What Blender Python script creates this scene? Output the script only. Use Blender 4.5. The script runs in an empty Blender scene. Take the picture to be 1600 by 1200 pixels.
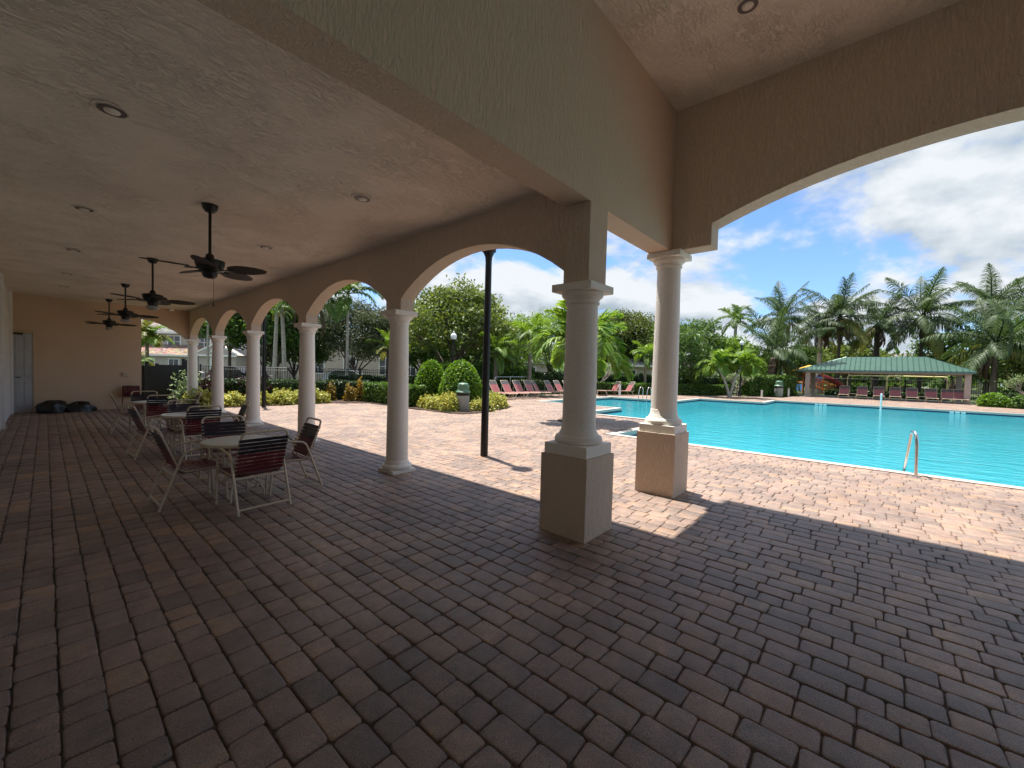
import bpy, bmesh, math, random
import numpy as np
from mathutils import Vector, Matrix
from mathutils.geometry import tessellate_polygon

# ------------------------------------------------------------------ camera, world, sun, exposure
S = bpy.context.scene
COL = S.collection
PI = math.pi
R = math.radians

cam_d = bpy.data.cameras.new("camera")
cam = bpy.data.objects.new("camera", cam_d)
COL.objects.link(cam)
cam_d.sensor_width = 36.0
cam_d.lens = 36.0 * 644.19 / 1600.0
cam_d.clip_start = 0.05
cam_d.clip_end = 3000.0
cf = Vector((0.74968, 0.66109, -0.03065))
cr = Vector((0.66177, -0.74926, 0.02584))
cu = Vector((0.00588, 0.03966, 0.99920))
cam.matrix_world = Matrix(((cr.x, cu.x, -cf.x, 0.0), (cr.y, cu.y, -cf.y, 0.0), (cr.z, cu.z, -cf.z, 1.6), (0, 0, 0, 1)))
S.camera = cam

SUN_DIR = Vector((0.07, 0.29, 1.0)).normalized()          # towards the sun
SUN_EL = math.asin(SUN_DIR.z)
SUN_AZ = math.atan2(SUN_DIR.x, SUN_DIR.y)                 # from +Y towards +X

world = bpy.data.worlds.new("World")
S.world = world
world.use_nodes = True
wt = world.node_tree
wt.nodes.clear()
def wn(t): return wt.nodes.new(t)
wout = wn("ShaderNodeOutputWorld")
wbg = wn("ShaderNodeBackground")
sky = wn("ShaderNodeTexSky")
sky.sky_type = 'NISHITA'
sky.sun_disc = False
sky.sun_elevation = SUN_EL
sky.sun_rotation = SUN_AZ
sky.air_density = 1.0
sky.dust_density = 0.6
sky.ozone_density = 2.2
geo = wn("ShaderNodeTexCoord")
sep = wn("ShaderNodeSeparateXYZ")
wt.links.new(geo.outputs["Generated"], sep.inputs[0])
def wmath(op, a, b=None, clamp=False):
    n = wn("ShaderNodeMath"); n.operation = op; n.use_clamp = clamp
    for i, v in enumerate((a, b)):
        if v is None: continue
        if isinstance(v, (int, float)): n.inputs[i].default_value = v
        else: wt.links.new(v, n.inputs[i])
    return n.outputs[0]
SKY_STRENGTH = 0.045
zz = wmath('ADD', wmath('MAXIMUM', sep.outputs[2], 0.0), 0.30)
def cloud_vec(k):
    c = wn("ShaderNodeCombineXYZ")
    wt.links.new(wmath('MULTIPLY', wmath('DIVIDE', sep.outputs[0], zz), k), c.inputs[0])
    wt.links.new(wmath('MULTIPLY', wmath('DIVIDE', sep.outputs[1], zz), k), c.inputs[1])
    c.inputs[2].default_value = CLOUD_SEED
    return c.outputs[0]
def cloud_noise(vec, scale, detail=10.0, rough=0.54, dist=0.15):
    n = wn("ShaderNodeTexNoise"); n.inputs["Scale"].default_value = scale; n.inputs["Detail"].default_value = detail
    n.inputs["Roughness"].default_value = rough; n.inputs["Distortion"].default_value = dist
    wt.links.new(vec, n.inputs["Vector"]); return n.outputs[0]
CLOUD_SEED = 14.6
na = cloud_noise(cloud_vec(1.0), 1.55)
nb = cloud_noise(cloud_vec(0.93), 1.55)
wide = cloud_noise(cloud_vec(1.0), 0.55, 3.0)
dens = wmath('ADD', wmath('MULTIPLY', na, 0.8), wmath('MULTIPLY', wide, 0.35))
def wramp(fac, p0, c0, p1, c1, ease=False):
    r_ = wn("ShaderNodeValToRGB")
    if ease: r_.color_ramp.interpolation = 'EASE'
    r_.color_ramp.elements[0].position = p0; r_.color_ramp.elements[0].color = (*c0, 1)
    r_.color_ramp.elements[1].position = p1; r_.color_ramp.elements[1].color = (*c1, 1)
    wt.links.new(fac, r_.inputs[0]); return r_.outputs[0]
mask = wramp(dens, 0.512, (0,0,0), 0.580, (1,1,1), True)
lit = wmath('ADD', wmath('MULTIPLY', wmath('SUBTRACT', na, nb), 3.2), 0.55)
ccol = wramp(lit, 0.15, (0.085,0.104,0.122), 0.74, (0.180,0.190,0.200))
skym = wn("ShaderNodeMix"); skym.data_type = 'RGBA'; skym.blend_type = 'MULTIPLY'; skym.inputs[0].default_value = 1.0
wt.links.new(sky.outputs[0], skym.inputs[6]); skym.inputs[7].default_value = (SKY_STRENGTH*0.64, SKY_STRENGTH*0.80, SKY_STRENGTH*1.04, 1)
cmix = wn("ShaderNodeMix"); cmix.data_type = 'RGBA'
wt.links.new(mask, cmix.inputs[0]); wt.links.new(skym.outputs[2], cmix.inputs[6]); wt.links.new(ccol, cmix.inputs[7])
wt.links.new(cmix.outputs[2], wbg.inputs[0])
wbg.inputs[1].default_value = 1.0                          # the sky texture's own strength is in SKY_STRENGTH
wt.links.new(wbg.outputs[0], wout.inputs[0])

sun_d = bpy.data.lights.new("sun", 'SUN')
sun_d.energy = 2.0
sun_d.angle = R(1.0)
sun_d.color = (1.0, 0.95, 0.87)
sun = bpy.data.objects.new("sun", sun_d)
COL.objects.link(sun)
sun.rotation_euler = SUN_DIR.to_track_quat('Z', 'Y').to_euler()

S.view_settings.view_transform = 'Standard'
S.view_settings.look = 'None'
S.view_settings.exposure = 2.3
S.view_settings.gamma = 1.0
S.cycles.use_denoising = True
S.cycles.max_bounces = 12
S.cycles.diffuse_bounces = 10
S.cycles.glossy_bounces = 3
S.cycles.transmission_bounces = 6
S.cycles.transparent_max_bounces = 12
S.cycles.sample_clamp_indirect = 8.0
S.cycles.caustics_reflective = False
S.cycles.caustics_refractive = False

random.seed(11)
NP = np.random.default_rng(11)

# ------------------------------------------------------------------ helpers
class MB:
    """collects shapes, then links them as one mesh object"""
    def __init__(s): s.v = []; s.f = []
    def add(s, vs, fs):
        o = len(s.v); s.v += [tuple(v) for v in vs]; s.f += [tuple(i + o for i in f) for f in fs]; return s
    def box(s, x0, x1, y0, y1, z0, z1):
        return s.add([(x0,y0,z0),(x1,y0,z0),(x1,y1,z0),(x0,y1,z0),(x0,y0,z1),(x1,y0,z1),(x1,y1,z1),(x0,y1,z1)],
                     [(0,3,2,1),(4,5,6,7),(0,1,5,4),(1,2,6,5),(2,3,7,6),(3,0,4,7)])
    def tube(s, pts, r, n=8, caps=True):
        pts = [Vector(p) for p in pts]
        rs = r if isinstance(r, (list, tuple)) else [r] * len(pts)
        vs = []; fs = []; ref = None
        for i, p in enumerate(pts):
            t = (pts[min(i+1, len(pts)-1)] - pts[max(i-1, 0)])
            t = t.normalized() if t.length > 1e-9 else Vector((0,0,1))
            if ref is None:
                ref = Vector((1,0,0)) if abs(t.x) < 0.9 else Vector((0,1,0))
            a = (ref - t * ref.dot(t))
            if a.length < 1e-6: a = Vector((0,1,0)).cross(t)
            a.normalize(); ref = a; b = t.cross(a)
            for k in range(n):
                w = 2*PI*k/n
                vs.append(p + (a*math.cos(w) + b*math.sin(w))*rs[i])
        for i in range(len(pts)-1):
            for k in range(n):
                fs.append((i*n+k, i*n+(k+1)%n, (i+1)*n+(k+1)%n, (i+1)*n+k))
        if caps:
            fs.append(tuple(range(n-1,-1,-1))); fs.append(tuple(range((len(pts)-1)*n, len(pts)*n)))
        return s.add(vs, fs)
    def lathe(s, prof, n=24, c=(0,0,0)):
        vs = []; fs = []
        for (r, z) in prof:
            for k in range(n):
                w = 2*PI*k/n
                vs.append((c[0]+r*math.cos(w), c[1]+r*math.sin(w), c[2]+z))
        m = len(prof)
        for i in range(m-1):
            for k in range(n):
                fs.append((i*n+k, i*n+(k+1)%n, (i+1)*n+(k+1)%n, (i+1)*n+k))
        fs.append(tuple(range(n-1,-1,-1))); fs.append(tuple(range((m-1)*n, m*n)))
        return s.add(vs, fs)
    def prism(s, poly, axis, a, b):
        """poly in the two other axes, extruded from a to b along axis"""
        def P(p, t):
            if axis == 'x': return (t, p[0], p[1])
            if axis == 'y': return (p[0], t, p[1])
            return (p[0], p[1], t)
        n = len(poly)
        vs = [P(p, a) for p in poly] + [P(p, b) for p in poly]
        fs = [tuple(range(n-1,-1,-1)), tuple(range(n, 2*n))] + [(i, (i+1)%n, n+(i+1)%n, n+i) for i in range(n)]
        return s.add(vs, fs)
    def build(s, name, mat, parent=None, smooth=None, bevel=0.0):
        me = bpy.data.meshes.new(name)
        me.from_pydata(s.v, [], s.f)
        bm = bmesh.new(); bm.from_mesh(me)
        bmesh.ops.recalc_face_normals(bm, faces=bm.faces)
        bm.to_mesh(me); bm.free()
        return link(name, me, mat, parent, smooth, bevel)

def link(name, me, mat, parent=None, smooth=None, bevel=0.0):
    if mat: me.materials.append(mat)
    if smooth is not None:
        me.polygons.foreach_set("use_smooth", np.ones(len(me.polygons), dtype=bool))
        if smooth < 180: me.set_sharp_from_angle(angle=R(smooth))
    o = bpy.data.objects.new(name, me)
    COL.objects.link(o)
    if parent: o.parent = parent
    if bevel:
        m = o.modifiers.new("bevel", 'BEVEL'); m.width = bevel; m.segments = 2; m.limit_method = 'ANGLE'
    return o

def mesh_np(name, V, F, mat, parent=None, smooth=False):
    V = np.asarray(V, np.float32); F = np.asarray(F, np.int32)
    k = F.shape[1]
    me = bpy.data.meshes.new(name)
    me.vertices.add(len(V)); me.vertices.foreach_set("co", V.ravel())
    me.loops.add(F.size); me.loops.foreach_set("vertex_index", F.ravel())
    me.polygons.add(len(F)); me.polygons.foreach_set("loop_start", np.arange(0, F.size, k, dtype=np.int32))
    if smooth: me.polygons.foreach_set("use_smooth", np.ones(len(F), dtype=bool))
    me.update(calc_edges=True)
    if mat: me.materials.append(mat)
    o = bpy.data.objects.new(name, me); COL.objects.link(o)
    if parent: o.parent = parent
    return o

def tag(o, label, cat, group=None):
    o["label"] = label; o["category"] = cat
    if group: o["group"] = group
    return o
def thing(name, label, cat, loc=(0,0,0), rz=0.0, group=None):
    o = bpy.data.objects.new(name, None); COL.objects.link(o)
    o.location = loc; o.rotation_euler = (0, 0, rz); o.empty_display_size = 0.1
    return tag(o, label, cat, group)
def part(name, parent, loc=(0,0,0), rz=0.0):
    o = bpy.data.objects.new(name, None); COL.objects.link(o); o.parent = parent
    o.location = loc; o.rotation_euler = (0,0,rz); o.empty_display_size = 0.05
    return o
def struct(o): o["kind"] = "structure"; return o
def stuff(o): o["kind"] = "stuff"; return o
def dup(o, loc=None, rz=None, label=None, parent=None, scale=None):
    c = o.copy(); COL.objects.link(c)
    if parent is not None: c.parent = parent
    if loc is not None: c.location = loc
    if rz is not None: c.rotation_euler = (0, 0, rz)
    if scale is not None: c.scale = scale
    if label: c["label"] = label
    for ch in list(o.children): dup(ch, parent=c)
    return c

# ------------------------------------------------------------------ materials
def new_mat(name):
    m = bpy.data.materials.new(name); m.use_nodes = True
    return m, m.node_tree, m.node_tree.nodes["Principled BSDF"]
def simple(name, col, rough=0.6, metal=0.0, var=0.12, scale=6.0, bump=0.0, bscale=60.0, spec=0.5, stretch=(1,1,1)):
    m, t, b = new_mat(name)
    b.inputs["Roughness"].default_value = rough; b.inputs["Metallic"].default_value = metal
    b.inputs["Specular IOR Level"].default_value = spec
    tc = t.nodes.new("ShaderNodeTexCoord")
    no = t.nodes.new("ShaderNodeTexNoise"); no.inputs["Scale"].default_value = scale; no.inputs["Detail"].default_value = 5
    t.links.new(tc.outputs["Object"], no.inputs["Vector"])
    rp = t.nodes.new("ShaderNodeValToRGB")
    a = [max(0, c*(1-var)) for c in col]; c2 = [min(1, c*(1+var)) for c in col]
    rp.color_ramp.elements[0].position = 0.3; rp.color_ramp.elements[1].position = 0.7
    rp.color_ramp.elements[0].color = (*a, 1); rp.color_ramp.elements[1].color = (*c2, 1)
    t.links.new(no.outputs[0], rp.inputs[0]); t.links.new(rp.outputs[0], b.inputs["Base Color"])
    if bump:
        mp = t.nodes.new("ShaderNodeMapping"); mp.inputs["Scale"].default_value = stretch
        t.links.new(tc.outputs["Object"], mp.inputs[0])
        nb = t.nodes.new("ShaderNodeTexNoise"); nb.inputs["Scale"].default_value = bscale; nb.inputs["Detail"].default_value = 4
        t.links.new(mp.outputs[0], nb.inputs["Vector"])
        bp = t.nodes.new("ShaderNodeBump"); bp.inputs["Strength"].default_value = bump; bp.inputs["Distance"].default_value = 0.01
        t.links.new(nb.outputs[0], bp.inputs["Height"]); t.links.new(bp.outputs[0], b.inputs["Normal"])
    return m

def stucco(name, col, kind):
    """kind 'rake': vertical strokes on walls, rough marks on undersides; 'skip': trowelled skip texture"""
    m, t, b = new_mat(name)
    b.inputs["Roughness"].default_value = 0.85; b.inputs["Specular IOR Level"].default_value = 0.25
    L = t.links.new; N = t.nodes.new
    tc = N("ShaderNodeTexCoord")
    big = N("ShaderNodeTexNoise"); big.inputs["Scale"].default_value = 0.8; big.inputs["Detail"].default_value = 6
    L(tc.outputs["Object"], big.inputs["Vector"])
    rp = N("ShaderNodeValToRGB"); rp.color_ramp.elements[0].position = 0.3; rp.color_ramp.elements[1].position = 0.72
    rp.color_ramp.elements[0].color = (*[c*0.96 for c in col], 1); rp.color_ramp.elements[1].color = (*[min(1, c*1.03) for c in col], 1)
    L(big.outputs[0], rp.inputs[0]); L(rp.outputs[0], b.inputs["Base Color"])
    mp = N("ShaderNodeMapping"); L(tc.outputs["Object"], mp.inputs[0])
    n1 = N("ShaderNodeTexNoise"); n1.inputs["Detail"].default_value = 5; n1.inputs["Roughness"].default_value = 0.6
    L(mp.outputs[0], n1.inputs["Vector"])
    n2 = N("ShaderNodeTexNoise"); n2.inputs["Scale"].default_value = 130; n2.inputs["Detail"].default_value = 3
    L(tc.outputs["Object"], n2.inputs["Vector"])
    if kind == 'fine':
        mp.inputs["Scale"].default_value = (1, 1, 0.6); n1.inputs["Scale"].default_value = 50; n1.inputs["Distortion"].default_value = 0.5
        lo, hi, st, dist = 0.40, 0.66, 0.3, 0.006
    elif kind == 'rake':
        mp.inputs["Scale"].default_value = (1, 1, 0.22); n1.inputs["Scale"].default_value = 42; n1.inputs["Distortion"].default_value = 0.8
        lo, hi, st, dist = 0.42, 0.62, 0.75, 0.012
    else:
        mp.inputs["Scale"].default_value = (0.55, 1.25, 1.0); mp.inputs["Rotation"].default_value = (0, 0, 0.5); n1.inputs["Scale"].default_value = 17; n1.inputs["Distortion"].default_value = 1.6
        lo, hi, st, dist = 0.45, 0.56, 0.9, 0.013
    r2 = N("ShaderNodeValToRGB"); r2.color_ramp.elements[0].position = lo; r2.color_ramp.elements[1].position = hi
    L(n1.outputs[0], r2.inputs[0])
    if kind == 'skip':
        msk = N("ShaderNodeTexNoise"); msk.inputs["Scale"].default_value = 2.2; msk.inputs["Detail"].default_value = 3
        L(tc.outputs["Object"], msk.inputs["Vector"])
        r3 = N("ShaderNodeValToRGB"); r3.color_ramp.elements[0].position = 0.40; r3.color_ramp.elements[1].position = 0.62
        r3.color_ramp.elements[0].color = (0.35,0.35,0.35,1)
        L(msk.outputs[0], r3.inputs[0])
        mm = N("ShaderNodeMath"); mm.operation = 'MULTIPLY'; L(r2.outputs[0], mm.inputs[0]); L(r3.outputs[0], mm.inputs[1]); h1 = mm.outputs[0]
    else: h1 = r2.outputs[0]
    ad = N("ShaderNodeMath"); ad.operation = 'MULTIPLY_ADD'; L(n2.outputs[0], ad.inputs[0]); ad.inputs[1].default_value = 0.45; L(h1, ad.inputs[2])
    bp = N("ShaderNodeBump"); bp.inputs["Strength"].default_value = st; bp.inputs["Distance"].default_value = dist
    L(ad.outputs[0], bp.inputs["Height"]); L(bp.outputs[0], b.inputs["Normal"])
    return m

def leafmat(name, c1, c2, trans=0.35, rough=0.5):
    c1 = [v*1.1 for v in c1]; c2 = [v*1.1 for v in c2]
    m = bpy.data.materials.new(name); m.use_nodes = True
    t = m.node_tree; t.nodes.clear(); N = t.nodes.new; L = t.links.new
    out = N("ShaderNodeOutputMaterial"); g = N("ShaderNodeNewGeometry")
    rp = N("ShaderNodeValToRGB"); rp.color_ramp.elements[0].color = (*c1, 1); rp.color_ramp.elements[1].color = (*c2, 1)
    L(g.outputs["Random Per Island"], rp.inputs[0])
    pb = N("ShaderNodeBsdfPrincipled"); pb.inputs["Roughness"].default_value = rough; pb.inputs["Specular IOR Level"].default_value = 0.35
    L(rp.outputs[0], pb.inputs["Base Color"])
    tr = N("ShaderNodeBsdfTranslucent")
    hs = N("ShaderNodeHueSaturation"); hs.inputs["Value"].default_value = 1.6; hs.inputs["Saturation"].default_value = 1.1; hs.inputs["Hue"].default_value = 0.485
    L(rp.outputs[0], hs.inputs["Color"]); L(hs.outputs[0], tr.inputs[0])
    mx = N("ShaderNodeMixShader"); mx.inputs[0].default_value = trans
    L(pb.outputs[0], mx.inputs[1]); L(tr.outputs[0], mx.inputs[2]); L(mx.outputs[0], out.inputs[0])
    return m

M = {}
M['wall'] = stucco('wall_stucco', (0.72, 0.595, 0.47), 'rake')
M['wall2'] = stucco('end_wall_stucco', (0.66, 0.50, 0.35), 'fine')
M['ceil'] = stucco('ceiling_plaster', (0.88, 0.82, 0.73), 'skip')
M['house_wall'] = simple('house_side_wall_paint', (0.80, 0.79, 0.76), 0.7, var=0.05, bump=0.15, bscale=90)
M['stone'] = simple('cast_stone', (0.84, 0.81, 0.735), 0.75, var=0.09, scale=70.0, bump=0.5, bscale=110)
M['trim_white'] = simple('white_trim', (0.78, 0.77, 0.74), 0.5, var=0.03)
M['door'] = simple('door_paint', (0.50, 0.51, 0.52), 0.45, var=0.04)
M['black'] = simple('black_metal', (0.012, 0.012, 0.013), 0.35, 0.3, var=0.2)
M['fan_black'] = simple('fan_black', (0.010, 0.009, 0.008), 0.4, 0.2, var=0.2)
M['bronze'] = simple('lock_bronze', (0.1, 0.07, 0.04), 0.35, 0.8)
M['frame'] = simple('beige_powder_coat', (0.60, 0.52, 0.38), 0.38, 0.1, var=0.06, scale=20)
M['strap_red'] = simple('burgundy_vinyl', (0.13, 0.014, 0.022), 0.42, var=0.15, scale=12)
M['strap_black'] = simple('navy_vinyl', (0.012, 0.012, 0.022), 0.42, var=0.2, scale=12)
M['table'] = simple('mottled_table_top', (0.60, 0.58, 0.52), 0.28, var=0.12, scale=25)
M['mulch'] = simple('mulch', (0.045, 0.024, 0.016), 0.95, var=0.6, scale=30, bump=1.0, bscale=40)
M['coping'] = simple('coping_concrete', (0.48, 0.43, 0.38), 0.8, var=0.08, scale=8, bump=0.1)
M['tile'] = simple('waterline_tile', (0.02, 0.035, 0.09), 0.2, var=0.4, scale=30)
M['plaster'] = simple('pool_plaster', (0.62, 0.80, 0.82), 0.8, var=0.04, scale=1.0)
M['grass'] = simple('lawn', (0.065, 0.085, 0.025), 0.9, var=0.35, scale=6, bump=0.6, bscale=90)
M['asphalt'] = simple('asphalt', (0.10, 0.10, 0.10), 0.9, var=0.1, scale=5, bump=0.3)
M['concrete'] = simple('pavement_concrete', (0.45, 0.43, 0.39), 0.85, var=0.08)
M['bark'] = simple('bark', (0.10, 0.075, 0.055), 0.9, var=0.3, scale=14, bump=0.8, bscale=22, stretch=(1,1,0.25))
M['bark_grey'] = simple('grey_bark', (0.26, 0.235, 0.20), 0.9, var=0.2, scale=10, bump=0.6, bscale=30, stretch=(1,1,0.3))
M['palm_trunk'] = simple('palm_trunk', (0.20, 0.165, 0.12), 0.9, var=0.25, scale=5, bump=0.8, bscale=9, stretch=(0.3,0.3,2.5))
M['palm_pale'] = simple('pale_palm_trunk', (0.42, 0.38, 0.32), 0.85, var=0.2, scale=5, bump=0.5, bscale=7, stretch=(0.3,0.3,2.5))
M['palm_dark'] = simple('dark_palm_trunk', (0.07, 0.058, 0.045), 0.95, var=0.25, scale=5, bump=0.8, bscale=9, stretch=(0.3,0.3,2.5))
M['green_roof'] = simple('green_metal_roof', (0.045, 0.105, 0.078), 0.35, 0.25, var=0.10, scale=2)
M['post_stucco'] = simple('pavilion_post', (0.42, 0.36, 0.30), 0.85, var=0.08, bump=0.3)
M['bin_green'] = simple('bin_green_plastic', (0.10, 0.20, 0.125), 0.45, var=0.15)
M['bin_grey'] = simple('bin_pebble_panel', (0.30, 0.31, 0.29), 0.8, var=0.35, scale=45, bump=0.5)
M['lounge_red'] = simple('lounger_red_strap', (0.40, 0.13, 0.135), 0.5, var=0.1)
M['lounge_grey'] = simple('lounger_grey_strap', (0.13, 0.11, 0.11), 0.5, var=0.15)
M['steel'] = simple('stainless_steel', (0.62, 0.60, 0.58), 0.22, 1.0, var=0.04)
M['white'] = simple('white_paint', (0.80, 0.80, 0.78), 0.5, var=0.03)
M['bag'] = simple('black_plastic_bag', (0.012, 0.014, 0.014), 0.35, var=0.3, bump=0.8, bscale=14)
M['hose'] = simple('dark_red_hose', (0.13, 0.02, 0.018), 0.45, var=0.25, scale=20)
M['globe'] = simple('frosted_globe', (0.82, 0.84, 0.84), 0.25, var=0.02)
M['bowl'] = simple('frosted_lamp_bowl', (0.34, 0.34, 0.32), 0.3, var=0.03)
M['house_beige'] = simple('house_paint', (0.44, 0.39, 0.355), 0.85, var=0.05, bump=0.2)
M['house_cream'] = simple('house_cream_paint', (0.50, 0.43, 0.365), 0.85, var=0.05, bump=0.2)
M['glass'] = simple('dark_window_glass', (0.03, 0.04, 0.05), 0.06, var=0.3, scale=1.5, spec=0.8)
M['car_dark'] = simple('dark_car_paint', (0.02, 0.022, 0.03), 0.2, 0.3, var=0.1)
M['car_white'] = simple('white_car_paint', (0.7, 0.7, 0.7), 0.2, 0.0, var=0.03)
M['tyre'] = simple('tyre_rubber', (0.02, 0.02, 0.02), 0.9)
M['play_red'] = simple('red_play_plastic', (0.34, 0.03, 0.035), 0.4, var=0.06)
M['play_orange'] = simple('orange_play_rail', (0.72, 0.20, 0.05), 0.4, var=0.06)
M['play_yellow'] = simple('yellow_play_roof', (0.75, 0.42, 0.03), 0.4, var=0.06)
M['play_blue'] = simple('blue_play_panel', (0.06, 0.22, 0.55), 0.4, var=0.06)
M['swing'] = simple('cream_swing_frame', (0.72, 0.60, 0.30), 0.4, var=0.06)
M['teal'] = simple('teal_shade', (0.08, 0.17, 0.16), 0.6, var=0.1)
M['rust_tag'] = simple('rust_sign', (0.20, 0.035, 0.02), 0.6)
M['fallen'] = simple('dry_leaf', (0.12, 0.06, 0.02), 0.8, var=0.3)

# roof tiles: barrel rows
def tile_roof(name, col):
    m, t, b = new_mat(name); b.inputs["Roughness"].default_value = 0.8
    N = t.nodes.new; L = t.links.new
    tc = N("ShaderNodeTexCoord"); g = N("ShaderNodeTexNoise"); g.inputs["Scale"].default_value = 4.0; g.inputs["Detail"].default_value = 5
    L(tc.outputs["Object"], g.inputs["Vector"])
    v = N("ShaderNodeTexVoronoi"); v.inputs["Scale"].default_value = 3.2; L(tc.outputs["Object"], v.inputs["Vector"])
    mx = N("ShaderNodeMix"); mx.data_type = 'RGBA'; mx.inputs[0].default_value = 0.45
    rp = N("ShaderNodeValToRGB"); rp.color_ramp.elements[0].position = 0.35; rp.color_ramp.elements[1].position = 0.65
    rp.color_ramp.elements[0].color = (*[c*0.45 for c in col], 1); rp.color_ramp.elements[1].color = (*[min(1,c*1.5) for c in col], 1)
    L(g.outputs[0], rp.inputs[0])
    hs = N("ShaderNodeMix"); hs.data_type='RGBA'; hs.blend_type='MULTIPLY'; hs.inputs[0].default_value = 0.5
    L(rp.outputs[0], hs.inputs[6]); L(v.outputs["Color"], hs.inputs[7]); L(hs.outputs[2], b.inputs["Base Color"])
    w = N("ShaderNodeTexWave"); w.wave_type = 'BANDS'; w.bands_direction = 'DIAGONAL'; w.inputs["Scale"].default_value = 2.2
    L(tc.outputs["Object"], w.inputs["Vector"])
    bp = N("ShaderNodeBump"); bp.inputs["Strength"].default_value = 1.0; bp.inputs["Distance"].default_value = 0.06
    L(w.outputs[0], bp.inputs["Height"]); L(bp.outputs[0], b.inputs["Normal"])
    return m
M['tile_grey'] = tile_roof('grey_roof_tile', (0.26, 0.25, 0.24))
M['tile_clay'] = tile_roof('clay_roof_tile', (0.42, 0.27, 0.20))

# pavers
def paver_mat():
    m, t, b = new_mat('tumbled_pavers')
    N = t.nodes.new; L = t.links.new
    g = N("ShaderNodeNewGeometry"); tc = N("ShaderNodeTexCoord")
    rp = N("ShaderNodeValToRGB"); cr_ = rp.color_ramp; cr_.interpolation = 'LINEAR'
    stops = [(0.0,(0.257,0.189,0.154)),(0.14,(0.301,0.220,0.180)),(0.30,(0.352,0.245,0.192)),(0.44,(0.389,0.254,0.195)),
             (0.56,(0.301,0.231,0.194)),(0.66,(0.415,0.275,0.206)),(0.76,(0.352,0.263,0.214)),(0.86,(0.442,0.282,0.194)),(0.95,(0.464,0.308,0.203)),(1.0,(0.389,0.271,0.212))]
    while len(cr_.elements) < len(stops): cr_.elements.new(0.5)
    for e, (p, c) in zip(cr_.elements, stops): e.position = p; e.color = (*c, 1)
    nb = N("ShaderNodeTexNoise"); nb.inputs["Scale"].default_value = 7; nb.inputs["Detail"].default_value = 6; nb.inputs["Roughness"].default_value = 0.7
    L(tc.outputs["Object"], nb.inputs["Vector"])
    sb = N("ShaderNodeMath"); sb.operation='MULTIPLY_ADD'; L(nb.outputs[0], sb.inputs[0]); sb.inputs[1].default_value = 0.9; sb.inputs[2].default_value = -0.45
    fa = N("ShaderNodeMath"); fa.operation='ADD'; fa.use_clamp = True; L(g.outputs["Random Per Island"], fa.inputs[0]); L(sb.outputs[0], fa.inputs[1])
    L(fa.outputs[0], rp.inputs[0])
    no = N("ShaderNodeTexNoise"); no.inputs["Scale"].default_value = 9; no.inputs["Detail"].default_value = 8; no.inputs["Roughness"].default_value = 0.65
    L(tc.outputs["Object"], no.inputs["Vector"])
    r2 = N("ShaderNodeValToRGB"); r2.color_ramp.elements[0].position = 0.3; r2.color_ramp.elements[1].position = 0.7
    r2.color_ramp.elements[0].color = (0.72,0.72,0.73,1); r2.color_ramp.elements[1].color = (1.12,1.1,1.08,1)
    L(no.outputs[0], r2.inputs[0])
    sp = N("ShaderNodeTexNoise"); sp.inputs["Scale"].default_value = 170; sp.inputs["Detail"].default_value = 4; sp.inputs["Roughness"].default_value = 0.7
    L(tc.outputs["Object"], sp.inputs["Vector"])
    r3 = N("ShaderNodeValToRGB"); r3.color_ramp.elements[0].position = 0.34; r3.color_ramp.elements[1].position = 0.60
    r3.color_ramp.elements[0].color = (0.42,0.42,0.42,1); r3.color_ramp.elements[1].color = (1.14,1.14,1.13,1)
    L(sp.outputs[0], r3.inputs[0])
    a = N("ShaderNodeMix"); a.data_type='RGBA'; a.blend_type='MULTIPLY'; a.inputs[0].default_value = 1
    L(rp.outputs[0], a.inputs[6]); L(r2.outputs[0], a.inputs[7])
    stn = N("ShaderNodeTexNoise"); stn.inputs["Scale"].default_value = 0.9; stn.inputs["Detail"].default_value = 7; stn.inputs["Roughness"].default_value = 0.62
    L(tc.outputs["Object"], stn.inputs["Vector"])
    r4 = N("ShaderNodeValToRGB"); r4.color_ramp.elements[0].position = 0.36; r4.color_ramp.elements[1].position = 0.62
    r4.color_ramp.elements[0].color = (0.70,0.69,0.70,1); r4.color_ramp.elements[1].color = (1.10,1.09,1.07,1)
    L(stn.outputs[0], r4.inputs[0])
    a2 = N("ShaderNodeMix"); a2.data_type='RGBA'; a2.blend_type='MULTIPLY'; a2.inputs[0].default_value = 1
    L(a.outputs[2], a2.inputs[6]); L(r4.outputs[0], a2.inputs[7]); a = a2
    c = N("ShaderNodeMix"); c.data_type='RGBA'; c.blend_type='MULTIPLY'; c.inputs[0].default_value = 1
    L(a.outputs[2], c.inputs[6]); L(r3.outputs[0], c.inputs[7]); L(c.outputs[2], b.inputs["Base Color"])
    b.inputs["Roughness"].default_value = 0.50; b.inputs["Specular IOR Level"].default_value = 0.6
    ad = N("ShaderNodeMath"); ad.operation='MULTIPLY_ADD'; L(no.outputs[0], ad.inputs[0]); ad.inputs[1].default_value = 1.5; L(sp.outputs[0], ad.inputs[2])
    bp = N("ShaderNodeBump"); bp.inputs["Strength"].default_value = 0.8; bp.inputs["Distance"].default_value = 0.005
    L(ad.outputs[0], bp.inputs["Height"]); L(bp.outputs[0], b.inputs["Normal"])
    return m
M['paver'] = paver_mat()
M['joint'] = simple('joint_sand', (0.095, 0.072, 0.056), 0.95, var=0.3, scale=20)

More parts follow.
